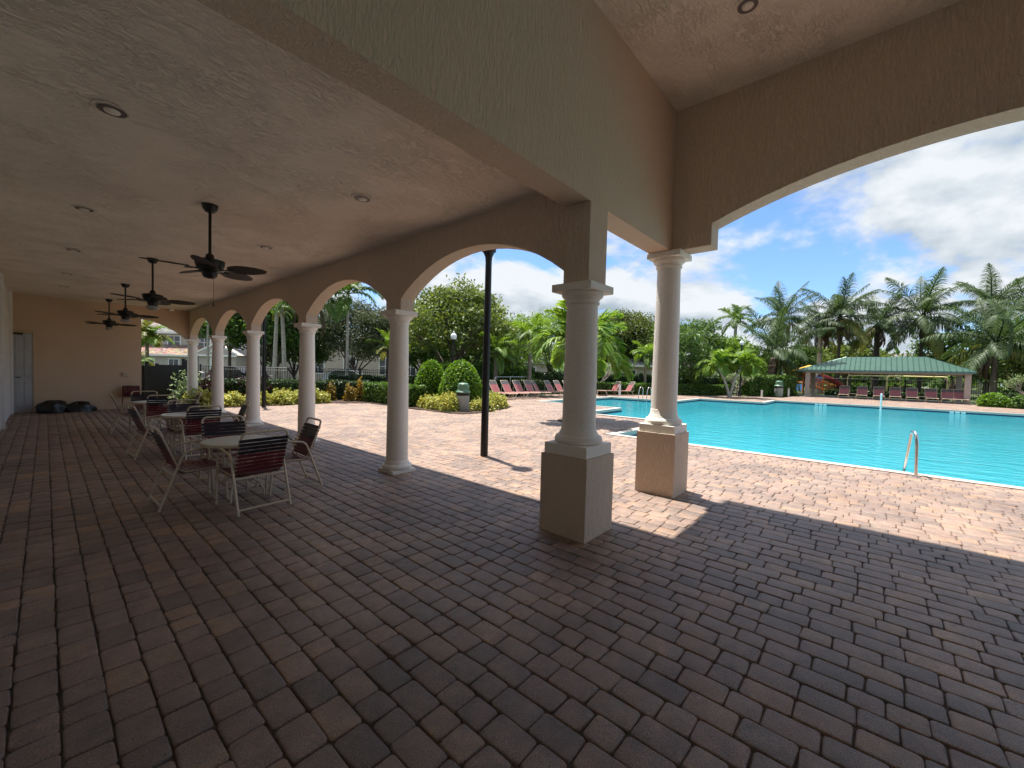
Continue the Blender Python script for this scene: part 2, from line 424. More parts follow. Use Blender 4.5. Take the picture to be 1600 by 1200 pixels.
# water
def water_mat():
    m = bpy.data.materials.new('pool_water'); m.use_nodes = True
    t = m.node_tree; t.nodes.clear(); N = t.nodes.new; L = t.links.new
    out = N("ShaderNodeOutputMaterial"); tr = N("ShaderNodeBsdfTransparent"); tr.inputs[0].default_value = (0.22, 0.78, 0.86, 1)
    gl = N("ShaderNodeBsdfGlossy"); gl.inputs["Roughness"].default_value = 0.03
    fr = N("ShaderNodeFresnel"); fr.inputs[0].default_value = 1.33
    tc = N("ShaderNodeTexCoord"); mp = N("ShaderNodeMapping"); mp.inputs["Scale"].default_value = (1.0, 0.55, 1)
    mp.inputs["Rotation"].default_value = (0, 0, 0.6)
    L(tc.outputs["Object"], mp.inputs[0])
    n1 = N("ShaderNodeTexNoise"); n1.inputs["Scale"].default_value = 3.2; n1.inputs["Detail"].default_value = 6; n1.inputs["Distortion"].default_value = 0.6
    L(mp.outputs[0], n1.inputs["Vector"])
    bp = N("ShaderNodeBump"); bp.inputs["Strength"].default_value = 0.42; bp.inputs["Distance"].default_value = 0.07
    L(n1.outputs[0], bp.inputs["Height"]); L(bp.outputs[0], gl.inputs["Normal"]); L(bp.outputs[0], fr.inputs["Normal"])
    mx = N("ShaderNodeMixShader"); df = N("ShaderNodeBsdfDiffuse"); df.inputs[0].default_value = (0.045, 0.42, 0.52, 1)
    body = N("ShaderNodeMixShader"); body.inputs[0].default_value = 0.72
    L(tr.outputs[0], body.inputs[1]); L(df.outputs[0], body.inputs[2])
    L(fr.outputs[0], mx.inputs[0]); L(body.outputs[0], mx.inputs[1]); L(gl.outputs[0], mx.inputs[2])
    L(mx.outputs[0], out.inputs[0])
    return m
M['water'] = water_mat()

M['lf_ficus'] = leafmat('broad_leaf_olive', (0.06,0.10,0.02), (0.16,0.20,0.04), 0.35)
M['lf_bright'] = leafmat('feathery_leaf_bright', (0.07,0.14,0.02), (0.16,0.26,0.04), 0.4)
M['lf_dark'] = leafmat('dense_leaf_dark', (0.035,0.062,0.012), (0.12,0.15,0.028), 0.3)
M['lf_mid'] = leafmat('mid_green_leaf', (0.04,0.085,0.018), (0.10,0.17,0.035), 0.3)
M['lf_olive'] = leafmat('grey_olive_leaf', (0.05,0.065,0.030), (0.115,0.135,0.065), 0.25, 0.75)
M['lf_hedge'] = leafmat('hedge_leaf', (0.03,0.075,0.012), (0.11,0.20,0.03), 0.3)
M['lf_hedge_dark'] = leafmat('dark_hedge_leaf', (0.012,0.03,0.010), (0.045,0.085,0.022), 0.2)
M['lf_ball'] = leafmat('topiary_leaf', (0.045,0.11,0.010), (0.15,0.27,0.025), 0.35)
M['lf_yellow'] = leafmat('variegated_yellow_leaf', (0.14,0.19,0.03), (0.50,0.47,0.13), 0.3)
M['lf_croton'] = leafmat('croton_leaf', (0.12,0.11,0.02), (0.34,0.22,0.04), 0.25)
M['lf_red'] = leafmat('dark_red_leaf', (0.022,0.010,0.008), (0.06,0.018,0.012), 0.1)
M['lf_frang'] = leafmat('pale_frangipani_leaf', (0.10,0.15,0.06), (0.22,0.28,0.13), 0.3)
M['fr_green'] = leafmat('palm_leaflet_green', (0.055,0.11,0.018), (0.13,0.21,0.04), 0.35)
M['fr_bright'] = leafmat('palm_leaflet_bright', (0.08,0.16,0.02), (0.20,0.30,0.05), 0.4)
M['fr_coco'] = leafmat('coconut_leaflet', (0.022,0.046,0.014), (0.072,0.118,0.036), 0.3, 0.55)
M['fr_yellow'] = leafmat('yellowing_leaflet', (0.11,0.135,0.03), (0.23,0.225,0.06), 0.35)
M['fr_dead'] = leafmat('dead_brown_leaflet', (0.07,0.045,0.025), (0.14,0.09,0.05), 0.2)

# ------------------------------------------------------------------ ground, pool, paving
POOL = [(10.0,-14.0),(10.0,5.12),(14.4,5.08),(14.4,8.85),(18.0,8.95),(18.0,13.75),(26.0,13.75),(26.0,9.4),(31.0,9.4),(31.0,5.4),(34.9,5.4),(34.9,-14.0)]
POOL = POOL[::-1]   # counter-clockwise below
def area(p): return 0.5*sum(p[i][0]*p[(i+1)%len(p)][1]-p[(i+1)%len(p)][0]*p[i][1] for i in range(len(p)))
if area(POOL) < 0: POOL = POOL[::-1]
def offset(poly, d):
    """outward for a counter-clockwise polygon when d > 0"""
    n = len(poly); out = []
    for i in range(n):
        a, b, c = Vector(poly[i-1]), Vector(poly[i]), Vector(poly[(i+1)%n])
        e1 = (b-a).normalized(); e2 = (c-b).normalized()
        n1 = Vector((e1.y, -e1.x)); n2 = Vector((e2.y, -e2.x))
        k = 1.0 + n1.dot(n2)
        out.append(tuple(b + (n1+n2)*(d/max(k, 0.2))))
    return out
def pip(poly, X, Y):
    X = np.asarray(X); Y = np.asarray(Y); ins = np.zeros(X.shape, bool); n = len(poly)
    for i in range(n):
        x1,y1 = poly[i]; x2,y2 = poly[(i+1)%n]
        if y1 == y2: continue
        c = ((y1 > Y) != (y2 > Y)) & (X < (x2-x1)*(Y-y1)/(y2-y1) + x1)
        ins ^= c
    return ins
def sheet(name, outer, holes, z, mat):
    loops = [[Vector((x,y,0)) for x,y in outer]] + [[Vector((x,y,0)) for x,y in h] for h in holes]
    tris = tessellate_polygon(loops)
    vs = [(v.x, v.y, z) for l in loops for v in l]
    me = bpy.data.meshes.new(name); me.from_pydata(vs, [], [tuple(t) for t in tris])
    bm = bmesh.new(); bm.from_mesh(me)
    for f in bm.faces:
        if f.normal.z < 0: f.normal_flip()
    bm.to_mesh(me); bm.free()
    return link(name, me, mat)
def ring(name, inner, outer, z0, z1, mat, parent=None):
    n = len(inner); vs = []; fs = []
    for (p, z) in ((inner,z1),(outer,z1),(outer,z0),(inner,z0)):
        vs += [(x,y,z) for x,y in p]
    for i in range(n):
        j = (i+1)%n
        for k in range(4):
            a, b = k*n, ((k+1)%4)*n
            fs.append((a+i, a+j, b+j, b+i))
    mb = MB(); mb.add(vs, fs); return mb.build(name, mat, parent)

DECK = [(-0.72,-14.0),(46.6,-14.0),(46.6,5.5),(40.0,5.6),(38.6,12.0),(33.0,17.4),(14.0,17.6),(9.4,18.6),(3.0,20.0),(-0.72,20.0)]
BED = [(2.2,17.7),(8.6,17.75),(9.55,17.2),(9.75,12.4),(9.95,11.1),(11.0,11.15),(13.0,11.75),(14.1,12.3),(14.1,17.9),(16.0,19.2),(30.0,24.0),(30.0,32.0),(2.2,32.0)]
BED = [(2.2,17.75),(8.4,17.75),(9.6,17.0),(9.75,12.4),(9.95,11.1),(11.0,11.15),(13.0,11.75),(14.1,12.4),(14.6,17.6),(9.4,26.0),(2.2,26.0)]
cop_out = offset(POOL, 0.20)
GROUND = [(-300,-300),(400,-300),(400,400),(-300,400)]
struct(sheet('lawn', GROUND, [offset(POOL, 0.05)], -0.075, M['grass']))
struct(sheet('patio_bed', DECK, [offset(POOL, 0.06)], -0.0125, M['joint']))
struct(ring('pool_coping', offset(POOL, -0.02), cop_out, -0.09, 0.014, M['coping']))
struct(sheet('planting_bed', BED, [], 0.02, M['mulch']))

pool = thing('swimming_pool', 'large turquoise swimming pool with stepped white coping beside the brick deck', 'pool', (0,0,0))
mb = MB(); n = len(POOL)
vs = [(x,y,-0.26) for x,y in POOL] + [(x,y,-0.95) for x,y in POOL]
mb.add(vs, [(i,(i+1)%n,n+(i+1)%n,n+i) for i in range(n)]); mb.build('basin_wall', M['plaster'], pool)
o = sheet('basin_floor', offset(POOL, 0.02), [], -0.95, M['plaster']); o.parent = pool
mb = MB(); P2 = offset(POOL, -0.012)
vs = [(x,y,-0.092) for x,y in P2] + [(x,y,-0.30) for x,y in P2]
mb.add(vs, [(i,(i+1)%n,n+(i+1)%n,n+i) for i in range(n)]); mb.build('tile_band', M['tile'], pool)
o = sheet('water_surface', offset(POOL, 0.01), [], -0.17, M['water']); o.parent = pool
# step bench just under the water at the shallow spur
MB().box(14.5,18.0,8.0,8.9,-0.42,-0.26).build('entry_step', M['plaster'], pool)

# pavers: every course runs along the arcade, stones of two lengths
def pavers():
    W0 = 0.1525
    outP = cop_out
    cells = []
    x = 0.80 - 10*0.1525
    while x < 49.4:
        y = -13.9 + NP.uniform(-0.2, 0)
        m = int(36/0.17)
        Ls = NP.choice([0.153, 0.229, 0.229], size=m)
        ys = y + np.concatenate([[0], np.cumsum(Ls)[:-1]])
        cells.append(np.stack([np.full(m, x), ys, Ls], 1))
        x += W0
    C = np.concatenate(cells)
    cx = C[:,0] + W0/2; cy = C[:,1] + C[:,2]/2
    keep = pip(DECK, cx, cy)
    grow = offset(POOL, 0.20)
    for dx in (-0.06, 0.06):
        for dy in (-0.5, 0.5):
            keep &= ~pip(grow, cx + dx, cy + dy*C[:,2])
    bedin = pip(BED, cx, cy)
    keep &= ~bedin
    keep &= (cy > -0.42*cx - 5.0) | (cx < 16)
    keep &= ~((cx < 3.6) & (cy < -8.0))
    C = C[keep]; cx = cx[keep]; cy = cy[keep]
    dist = np.hypot(cx, cy)
    near = dist < 10.5
    def gen(sel, corner, rings):
        c = C[sel]; n = len(c)
        px = c[:,0] + W0/2; py = c[:,1] + c[:,2]/2
        hx = np.full(n, W0/2); hy = c[:,2]/2
        jx = NP.normal(0, 0.0009, n); jy = NP.normal(0, 0.0007, n)
        jz = NP.normal(0, 0.0012, n); tx = NP.normal(0, 0.010, n); ty = NP.normal(0, 0.008, n)
        cj = NP.normal(0, 0.0024, (n, 4, 2))
        k = len(corner); P = []
        sg = [(1,1),(-1,1),(-1,-1),(1,-1)]
        for (inset, z) in rings:
            for q,(sx,sy) in enumerate(sg):
                pts = corner if q % 2 == 0 else corner[::-1]
                for (ax, ay) in pts:
                    X = sx*(hx - inset - ax) + cj[:,q,0]; Y = sy*(hy - inset - ay) + cj[:,q,1]
                    Z = z + jz + X*tx + Y*ty
                    P.append(np.stack([px + jx + X, py + jy + Y, Z], 1))
        m = 4*k
        V = np.stack(P, 1)                                   # n, rings*m, 3
        return V, m
    objs = []
    for sel, corner, rings in ((near, [(0.0,0.019),(0.0052,0.0052),(0.019,0.0)], [(0.0120,0.0),(0.0062,-0.0018),(0.0032,-0.0070),(0.0024,-0.03)]),
                               (~near, [(0.0,0.012),(0.012,0.0)], [(0.010,0.0),(0.0035,-0.0065),(0.003,-0.024)])):
        V, m = gen(sel, corner, rings)
        n = len(V); nr = len(rings); vv = nr*m
        base = (np.arange(n)*vv)[:,None]
        loops = []; starts = []; tot = []
        top = np.arange(m)[None,:] + base
        quads = []
        for r_ in range(nr-1):
            for i in range(m):
                j = (i+1) % m
                quads.append([r_*m+i, (r_+1)*m+i, (r_+1)*m+j, r_*m+j])
        Q = np.array(quads)[None,:,:] + base[:,:,None]
        objs.append((V.reshape(-1,3), top, Q.reshape(-1,4)))
    VS = []; LO = []; TO = []; off = 0
    for V, top, Q in objs:
        VS.append(V)
        LO.append((top+off).ravel()); TO.append(np.full(len(top), top.shape[1]))
        LO.append((Q+off).ravel()); TO.append(np.full(len(Q), 4))
        off += len(V)
    V = np.concatenate(VS).astype(np.float32); LO = np.concatenate(LO).astype(np.int32); TO = np.concatenate(TO)
    st = np.concatenate([[0], np.cumsum(TO)[:-1]]).astype(np.int32)
    me = bpy.data.meshes.new('brick_paving')
    me.vertices.add(len(V)); me.vertices.foreach_set("co", V.ravel())
    me.loops.add(len(LO)); me.loops.foreach_set("vertex_index", LO)
    me.polygons.add(len(TO)); me.polygons.foreach_set("loop_start", st)
    me.polygons.foreach_set("use_smooth", np.ones(len(TO), bool))
    me.update(calc_edges=True)
    me.materials.append(M['paver'])
    o = bpy.data.objects.new('brick_paving', me); COL.objects.link(o)
    struct(o)
    print("pavers", len(C))
pavers()
# street and lawns beyond the fence
struct(sheet('street', [(-60,44),(9,44.0),(22,31.0),(60,22),(60,27),(24,37.5),(11,50.5),(-60,50.5)], [], -0.06, M['asphalt']))
struct(sheet('pavement', [(-60,51.2),(11.3,51.2),(24.5,38.4),(60,27.8),(60,29.2),(25,39.9),(11.8,52.7),(-60,52.7)], [], -0.05, M['concrete']))
struct(sheet('pavilion_floor', [(46.0,-5.6),(51.3,-5.6),(51.3,5.2),(46.0,5.2)], [], 0.012, M['concrete']))

# ------------------------------------------------------------------ clubhouse
YC = [2.26, 5.57, 8.95, 12.33, 15.70, 19.08]      # columns of the arcade
XA0, XA1 = 3.53, 3.76                              # arcade wall faces
ZC = 3.51; ZT = 5.06
club = thing('clubhouse', 'beige stucco clubhouse loggia with white columns and arches around the shaded brick patio', 'clubhouse')

def curtain(prof, ztop, axis, a, b):
    """wall above a bottom profile [(s, z)], between faces a and b; axis is the thin direction"""
    mb = MB()
    n = len(prof)
    def P(s, z, t): return (t, s, z) if axis == 'x' else (s, t, z)
    vs = []
    for t in (a, b):
        for (s, z) in prof: vs.append(P(s, z, t))
        for (s, z) in prof: vs.append(P(s, ztop, t))
    fs = []
    for i in range(n-1):
        if abs(prof[i][0]-prof[i+1][0]) > 1e-6:
            fs.append((i, i+1, n+i+1, n+i)); fs.append((2*n+i, 3*n+i, 3*n+i+1, 2*n+i+1))
            fs.append((n+i, n+i+1, 3*n+i+1, 3*n+i))
        fs.append((i, 2*n+i, 2*n+i+1, i+1))
    fs.append((0, n, 3*n, 2*n)); fs.append((n-1, 3*n-1, 4*n-1, 2*n-1)) if False else None
    fs = [f for f in fs if f]
    fs.append((n-1, 2*n-1, 4*n-1, 3*n-1))
    mb.add(vs, fs)
    return mb
def arc(s0, s1, z0, rise, n=18):
    c = (s0+s1)/2; h = abs(s1-s0)/2; r = (h*h+rise*rise)/(2*rise)
    return [(s0+(s1-s0)*i/n, z0+rise-r+math.sqrt(max(0, r*r-(s0+(s1-s0)*i/n-c)**2))) for i in range(n+1)]
prof = [(2.38, 2.48), (2.445, 2.48)]
for k in range(5):
    a = YC[k]+0.20 if k else 2.445
    b = YC[k+1]-0.20
    prof += arc(a, b, 2.645, 0.50)
    prof.append((b, 2.48))
    if k < 4: prof.append((YC[k+1]+0.20, 2.48))
prof.append((19.26, 2.48))
curtain(prof, 3.80, 'x', XA0, XA1).build('arcade_wall', M['wall'], club)
# pier above the first column, beam between the low and the high ceiling
mb = curtain([(-0.68,3.245),(3.45,3.245),(3.45,2.48),(3.78,2.48),(3.78,3.245),(5.515,3.245)], 5.30, 'y', 2.10, 2.38)
mb.build('cross_beam', M['wall'], club)
prof = [(2.38,3.245),(1.61,3.245)] + arc(1.61,-3.15,3.51,0.45,24) + [(-3.15,3.245),(-3.92,3.245)]
curtain(prof, 5.30, 'x', 5.515, 5.80).build('pool_side_beam', M['wall'], club)
curtain([(-0.68,3.245),(3.45,3.245),(3.45,2.48),(3.78,2.48),(3.78,3.245),(5.515,3.245)], 5.30, 'y', -3.92, -3.64).build('cross_beam', M['wall'], club)
YM = [-3.80, -7.10, -10.48, -13.86]
prof = [(-3.92,2.48),(-3.985,2.48)]
for k in range(3):
    a = YM[k]-0.20 if k else -3.985
    b = YM[k+1]+0.20
    prof += arc(a, b, 2.645, 0.50) + [(b,2.48)]
    if k < 2: prof.append((YM[k+1]-0.20, 2.48))
prof.append((-14.06,2.48))
curtain(prof, 3.80, 'x', XA0, XA1).build('arcade_wall', M['wall'], club)
# far end wall with its quarter arch, house wall, rear wall
endp = [(-0.68,-0.03),(2.21,-0.03),(2.21,3.08),(2.35,3.07),(2.55,3.03),(2.75,2.95),(2.95,2.85),(3.15,2.73),(3.32,2.60),(3.42,2.50),(3.53,2.48)]
curtain(endp, 3.80, 'y', 19.05, 19.27).build('end_wall', M['wall2'], club)
MB().box(-0.90,-0.68,-14.1,19.27,-0.03,5.30).build('house_wall', M['house_wall'], club)
MB().box(-0.68,3.76,-14.3,-14.1,-0.03,3.80).build('rear_wall', M['wall2'], club)
MB().box(-0.68,XA0,2.38,19.05,ZC,ZC+0.12).build('low_ceiling', M['ceil'], club)
MB().box(-0.68,5.515,-3.64,2.10,ZT,ZT+0.12).build('high_ceiling', M['ceil'], club)
MB().box(-0.68,XA0,-14.1,-3.92,ZC,ZC+0.12).build('low_ceiling', M['ceil'], club)
MB().box(-1.2,4.34,2.385,19.9,3.80,3.98).build('arcade_roof', M['tile_clay'], club)
MB().box(-1.2,4.34,-14.6,-4.4,3.80,3.98).build('arcade_roof', M['tile_clay'], club)
MB().box(-1.2,6.22,-4.45,2.95,5.30,5.50).build('high_roof', M['tile_clay'], club)

def column(parent, x, y, zbot, ztop, pedestal, r0=0.165, r1=0.145, sq=0.43, cap_sq=0.43):
    h = ztop
    root = MB()
    zb = zbot
    zs0 = zb + 0.20; zs1 = ztop - 0.20
    prof_ = [(r0, zs0)] + [(r0 + (r1-r0)*(t**1.6), zs0 + (zs1-zs0)*t) for t in [i/10 for i in range(1, 11)]]
    c = root.lathe(prof_, 40, (0,0,0)).build('column', M['stone'], parent, 40)
    c.location = (x, y, 0)
    mb = MB()
    if pedestal: mb.lathe([(r0+0.06, zb),(r0+0.072, zb+0.015),(r0+0.074, zb+0.045),(r0+0.058, zb+0.075),(r0+0.03, zb+0.085),(r0+0.026, zb+0.105),(r0+0.010, zb+0.13),(r0+0.003, zb+0.203)], 40)
    else: mb.box(-sq/2, sq/2, -sq/2, sq/2, zb, zb+0.07)
    if not pedestal: mb.lathe([(r0+0.045, zb+0.07),(r0+0.06, zb+0.085),(r0+0.062, zb+0.11),(r0+0.05, zb+0.135),(r0+0.022, zb+0.145),(r0+0.02, zb+0.165),(r0+0.003, zb+0.203)], 40)
    mb.build('base', M['stone'], c, 35, 0.006)
    mb = MB(); mb.lathe([(r1+0.002, zs1-0.003),(r1+0.018, zs1+0.01),(r1+0.018, zs1+0.03),(r1+0.008, zs1+0.04),(r1+0.02, zs1+0.06),(r1+0.05, zs1+0.085),(r1+0.055, zs1+0.11),(r1+0.05, zs1+0.125)], 40)
    mb.box(-cap_sq/2, cap_sq/2, -cap_sq/2, cap_sq/2, zs1+0.125, ztop)
    mb.build('capital', M['stone'], c, 35, 0.006)
    if pedestal:
        pw, ph, ch = pedestal
        mb = MB(); mb.box(-pw/2, pw/2, -pw/2, pw/2, -0.03, ph)
        p = mb.build('pedestal', M['wall'], c, None, 0.004)
        q = pw-0.045
        mb = MB(); mb.box(-q/2, q/2, -q/2, q/2, ph, ph+ch)
        mb.build('pedestal_cap', M['stone'], c, None, 0.006)
    return c
column(club, 3.61, YC[0], 0.895, 2.48, (0.535, 0.785, 0.11), 0.168, 0.155, 0.455, 0.45)
for k in range(1, 6):
    column(club, 3.64, YC[k], -0.02, 2.48, None, 0.165, 0.140, 0.41, 0.40)
column(club, 5.655, 2.18, 0.935, 3.245, (0.525, 0.83, 0.105), 0.170, 0.150, 0.445, 0.45)
for y_ in YM[1:]: column(club, 3.64, y_, -0.02, 2.48, None, 0.165, 0.140, 0.41, 0.40)
column(club, 3.61, YM[0], 0.895, 2.48, (0.535, 0.785, 0.11), 0.168, 0.155, 0.455, 0.45)
column(club, 5.655, -3.72, 0.935, 3.245, (0.525, 0.83, 0.105), 0.170, 0.150, 0.445, 0.45)

# white door and its frame on the end wall
d = MB().box(-0.62,-0.235,19.015,19.046,0.0,2.37)
d = d.build('door', M['door'], club)
mb = MB()
for (x0,x1) in ((-0.57,-0.45),(-0.40,-0.28)):
    for (z0,z1) in ((0.18,0.95),(1.08,1.75),(1.87,2.25)):
        mb.box(x0,x1,19.002,19.0145,z0,z1)
mb.build('door_panel', M['door'], d, None, 0.008)
MB().box(-0.66,-0.19,18.99,19.047,2.372,2.43).box(-0.23,-0.17,18.99,19.047,0.0,2.372).build('door_frame', M['wall2'], d, None, 0.004)
MB().tube([(-0.57,18.995,1.05),(-0.57,18.94,1.05),(-0.47,18.93,1.05)],0.012).build('door_handle', M['bronze'], d, 40)
MB().box(-0.62,-0.42,18.92,18.99,2.31,2.365).build('door_closer', M['bronze'], d)
# white pilasters and panels standing out from the house wall
for (y0,y1) in ((9.5,9.62),(14.7,14.82),(18.45,18.57)):
    MB().box(-0.678,-0.60,y0,y1,0.0,ZC-0.002).build('wall_trim', M['trim_white'], club, None, 0.006)
for (y0,y1) in ((9.64,14.68),(14.84,18.43)):
    MB().box(-0.678,-0.655,y0,y1,0.0,2.9).build('wall_panel', M['house_wall'], club, None, 0.004)
# stucco return at the end of the far wall (bright edge)
# roof leader: ceiling seam
# ------------------------------------------------------------------ ceiling fans
def fan(y, label, lit, rot, first=None):
    t = thing('ceiling_fan', label, 'ceiling fan', (1.33, y, 0), 0, 'ceiling fans along the low ceiling')
    z = ZC
    MB().lathe([(0.02,z-0.09),(0.05,z-0.085),(0.075,z-0.05),(0.085,z-0.005),(0.085,z-0.001)],20).build('canopy', M['fan_black'], t, 40)
    MB().tube([(0,0,z-0.08),(0,0,2.91)],0.016,12).build('downrod', M['fan_black'], t, 40)
    MB().lathe([(0.03,2.63),(0.06,2.64),(0.075,2.66),(0.08,2.70),(0.11,2.72),(0.135,2.755),(0.15,2.80),(0.152,2.845),(0.10,2.85),(0.085,2.86),(0.045,2.875),(0.04,2.91),(0.02,2.93)],24).build('motor', M['fan_black'], t, 35)
    for k in range(5):
        a = rot + 2*PI*k/5
        b = part('blade_arm', t, (0,0,2.735), a)
        me = MB().box(0.06,0.20,-0.018,0.018,-0.006,0.006).box(0.17,0.24,-0.045,0.045,-0.008,0.0)
        me.build('iron', M['fan_black'], b)
        # leaf shaped woven blade, pitched
        mb = MB(); n = 16; up = []; dn = []
        for i in range(n+1):
            s = i/n; x = 0.20 + 0.44*s
            w = 0.082*math.sin(PI*min(1, (0.16+0.84*s)))**0.55 if s < 1 else 0.0
            w = 0.03 + 0.075*math.sin(PI*s**0.8)**0.8 if s < 1 else 0.004
            up.append((x, w)); dn.append((x, -w))
        poly = dn + up[::-1]
        pit = -0.24
        vs = [(x, yy, 0.010 + yy*pit) for x,yy in poly] + [(x, yy, 0.018 + yy*pit) for x,yy in poly]
        m_ = len(poly)
        mb.add(vs, [tuple(range(m_-1,-1,-1)), tuple(range(m_,2*m_))] + [(i,(i+1)%m_,m_+(i+1)%m_,m_+i) for i in range(m_)])
        mb.build('blade', M['blade'], b)
    if lit:
        MB().lathe([(0.02,2.555),(0.06,2.565),(0.09,2.59),(0.10,2.62),(0.085,2.64)],20).build('lamp_bowl', M['bowl'], t, 60)
    ch = MB().tube([(0.03,-0.03,2.64),(0.03,-0.03,2.34)],0.0022,5)
    ch.tube([(0.03,-0.03,2.34),(0.03,-0.03,2.29)],0.008,8)
    if not lit: ch.build('pull_chain', M['bronze'], t)
    return t
def blade_mat():
    m, t, b = new_mat('woven_blade'); N = t.nodes.new; L = t.links.new
    tc = N("ShaderNodeTexCoord"); w1 = N("ShaderNodeTexWave"); w1.inputs["Scale"].default_value = 9; w1.bands_direction = 'X'
    w2 = N("ShaderNodeTexWave"); w2.inputs["Scale"].default_value = 12; w2.bands_direction = 'Y'
    L(tc.outputs["Object"], w1.inputs["Vector"]); L(tc.outputs["Object"], w2.inputs["Vector"])
    mu = N("ShaderNodeMath"); mu.operation='MULTIPLY'; L(w1.outputs[0], mu.inputs[0]); L(w2.outputs[0], mu.inputs[1])
    rp = N("ShaderNodeValToRGB"); rp.color_ramp.elements[0].color = (0.012,0.009,0.006,1); rp.color_ramp.elements[1].color = (0.10,0.075,0.05,1)
    L(mu.outputs[0], rp.inputs[0]); L(rp.outputs[0], b.inputs["Base Color"]); b.inputs["Roughness"].default_value = 0.6
    return m
M['blade'] = blade_mat()
fan(6.10, 'black ceiling fan with five woven leaf blades and a hanging pull chain, no lamp', False, R(32))
fan(10.10, 'black ceiling fan with lamp bowl, next after the fan with the pull chain', True, R(-12))
fan(14.0, 'black ceiling fan with lamp bowl, third along the ceiling towards the beige end wall', True, R(-6))
fan(17.9, 'black ceiling fan with lamp bowl hanging closest to the beige end wall', True, R(-4))

# ------------------------------------------------------------------ recessed lights
ordn = ['first','second','third','fourth','fifth']
rl = thing('recessed_light', 'x', 'ceiling light', (0.35, 4.43, ZC), 0, 'recessed lights in the low ceiling')
MB().lathe([(0.118,-0.001),(0.118,-0.008),(0.10,-0.012),(0.088,-0.008)],28).build('trim_ring', M['ceil'], rl, 40)
MB().lathe([(0.086,-0.0125),(0.086,-0.0135)],24).build('recess', M['lounge_grey'], rl)
MB().lathe([(0.05,-0.014),(0.045,-0.022),(0.02,-0.028),(0.004,-0.03)],16).build('bulb', M['stone'], rl, 60)
rl["label"] = 'round recessed light, first from the cross beam in the row by the house wall'
for i, y in enumerate((7.55, 10.5, 13.5, 15.9)):
    dup(rl, (0.34, y, ZC), 0, f'round recessed light, {ordn[i+1]} from the cross beam in the row by the house wall')
for i, y in enumerate((4.42, 7.48, 10.4)):
    dup(rl, (2.38, y, ZC), 0, f'round recessed light, {ordn[i]} from the cross beam in the row by the arches')
dup(rl, (4.34, 1.03, ZT), 0, 'round recessed light in the high ceiling above the pedestal columns')

# ------------------------------------------------------------------ patio tables and chairs
def patio_table(loc, rz, label, r=0.38):
    t = thing('patio_table', label, 'table', loc, rz, 'round patio tables in the loggia')
    MB().lathe([(r-0.02,0.66),(r,0.668),(r,0.685),(r-0.006,0.692),(0.0001,0.692)],48).build('table_top', M['table'], t, 40)
    MB().lathe([(r+0.006,0.655),(r+0.008,0.672),(r+0.004,0.684),(r-0.03,0.656)],48).build('rim', M['frame'], t, 50)
    for k in range(4):
        a = k*PI/2 + PI/4; c, s_ = math.cos(a), math.sin(a)
        pts = [(rr*c, rr*s_, z) for rr, z in ((r-0.07,0.655),(r-0.09,0.52),(0.12,0.40),(0.09,0.33),(0.11,0.25),(0.22,0.16),(0.26,0.08),(0.265,0.0))]
        MB().tube(pts, 0.0125, 10).build('leg', M['frame'], t, 60)
    MB().lathe([(0.10,0.335),(0.10,0.345)],20).build('brace_ring', M['frame'], t, 30)
    return t
patio_table((1.55,5.72,0), 0.2, 'round mottled patio table between four chairs, first from the cross beam')
patio_table((1.73,9.18,0), 0.6, 'round mottled patio table, the middle of the three', 0.42)
patio_table((1.66,12.5,0), 0.1, 'round mottled patio table closest to the beige end wall', 0.38)

def smooth_path(pts, rad=0.06, n=5):
    out = [Vector(pts[0])]
    for i in range(1, len(pts)-1):
        p = Vector(pts[i]); a = Vector(pts[i-1]) - p; b = Vector(pts[i+1]) - p
        ra = min(rad, a.length*0.45, b.length*0.45)
        p0 = p + a.normalized()*ra; p1 = p + b.normalized()*ra
        for k in range(n+1):
            s = k/n; out.append(p0*(1-s)**2 + p*2*s*(1-s) + p1*s**2)
    out.append(Vector(pts[-1])); return out
def strap(mb, p0, p1, wdir, w, th, sag=0.0):
    """flat vinyl strap from p0 to p1, width along wdir"""
    p0, p1, wd = Vector(p0), Vector(p1), Vector(wdir).normalized()
    ax = (p1-p0).normalized(); nn = ax.cross(wd).normalized(); k = 6
    vs = []; fs = []
    for i in range(k+1):
        s = i/k; c = p0.lerp(p1, s) - nn*sag*math.sin(PI*s)*(1 if nn.z > 0 else -1)
        for (u, v) in ((-1,-1),(1,-1),(1,1),(-1,1)):
            vs.append(c + wd*u*w/2 + nn*v*th/2)
    for i in range(k):
        for j in range(4):
            fs.append((i*4+j, i*4+(j+1)%4, (i+1)*4+(j+1)%4, (i+1)*4+j))
    fs += [(3,2,1,0), tuple(k*4+j for j in range(4))]
    mb.add(vs, fs)
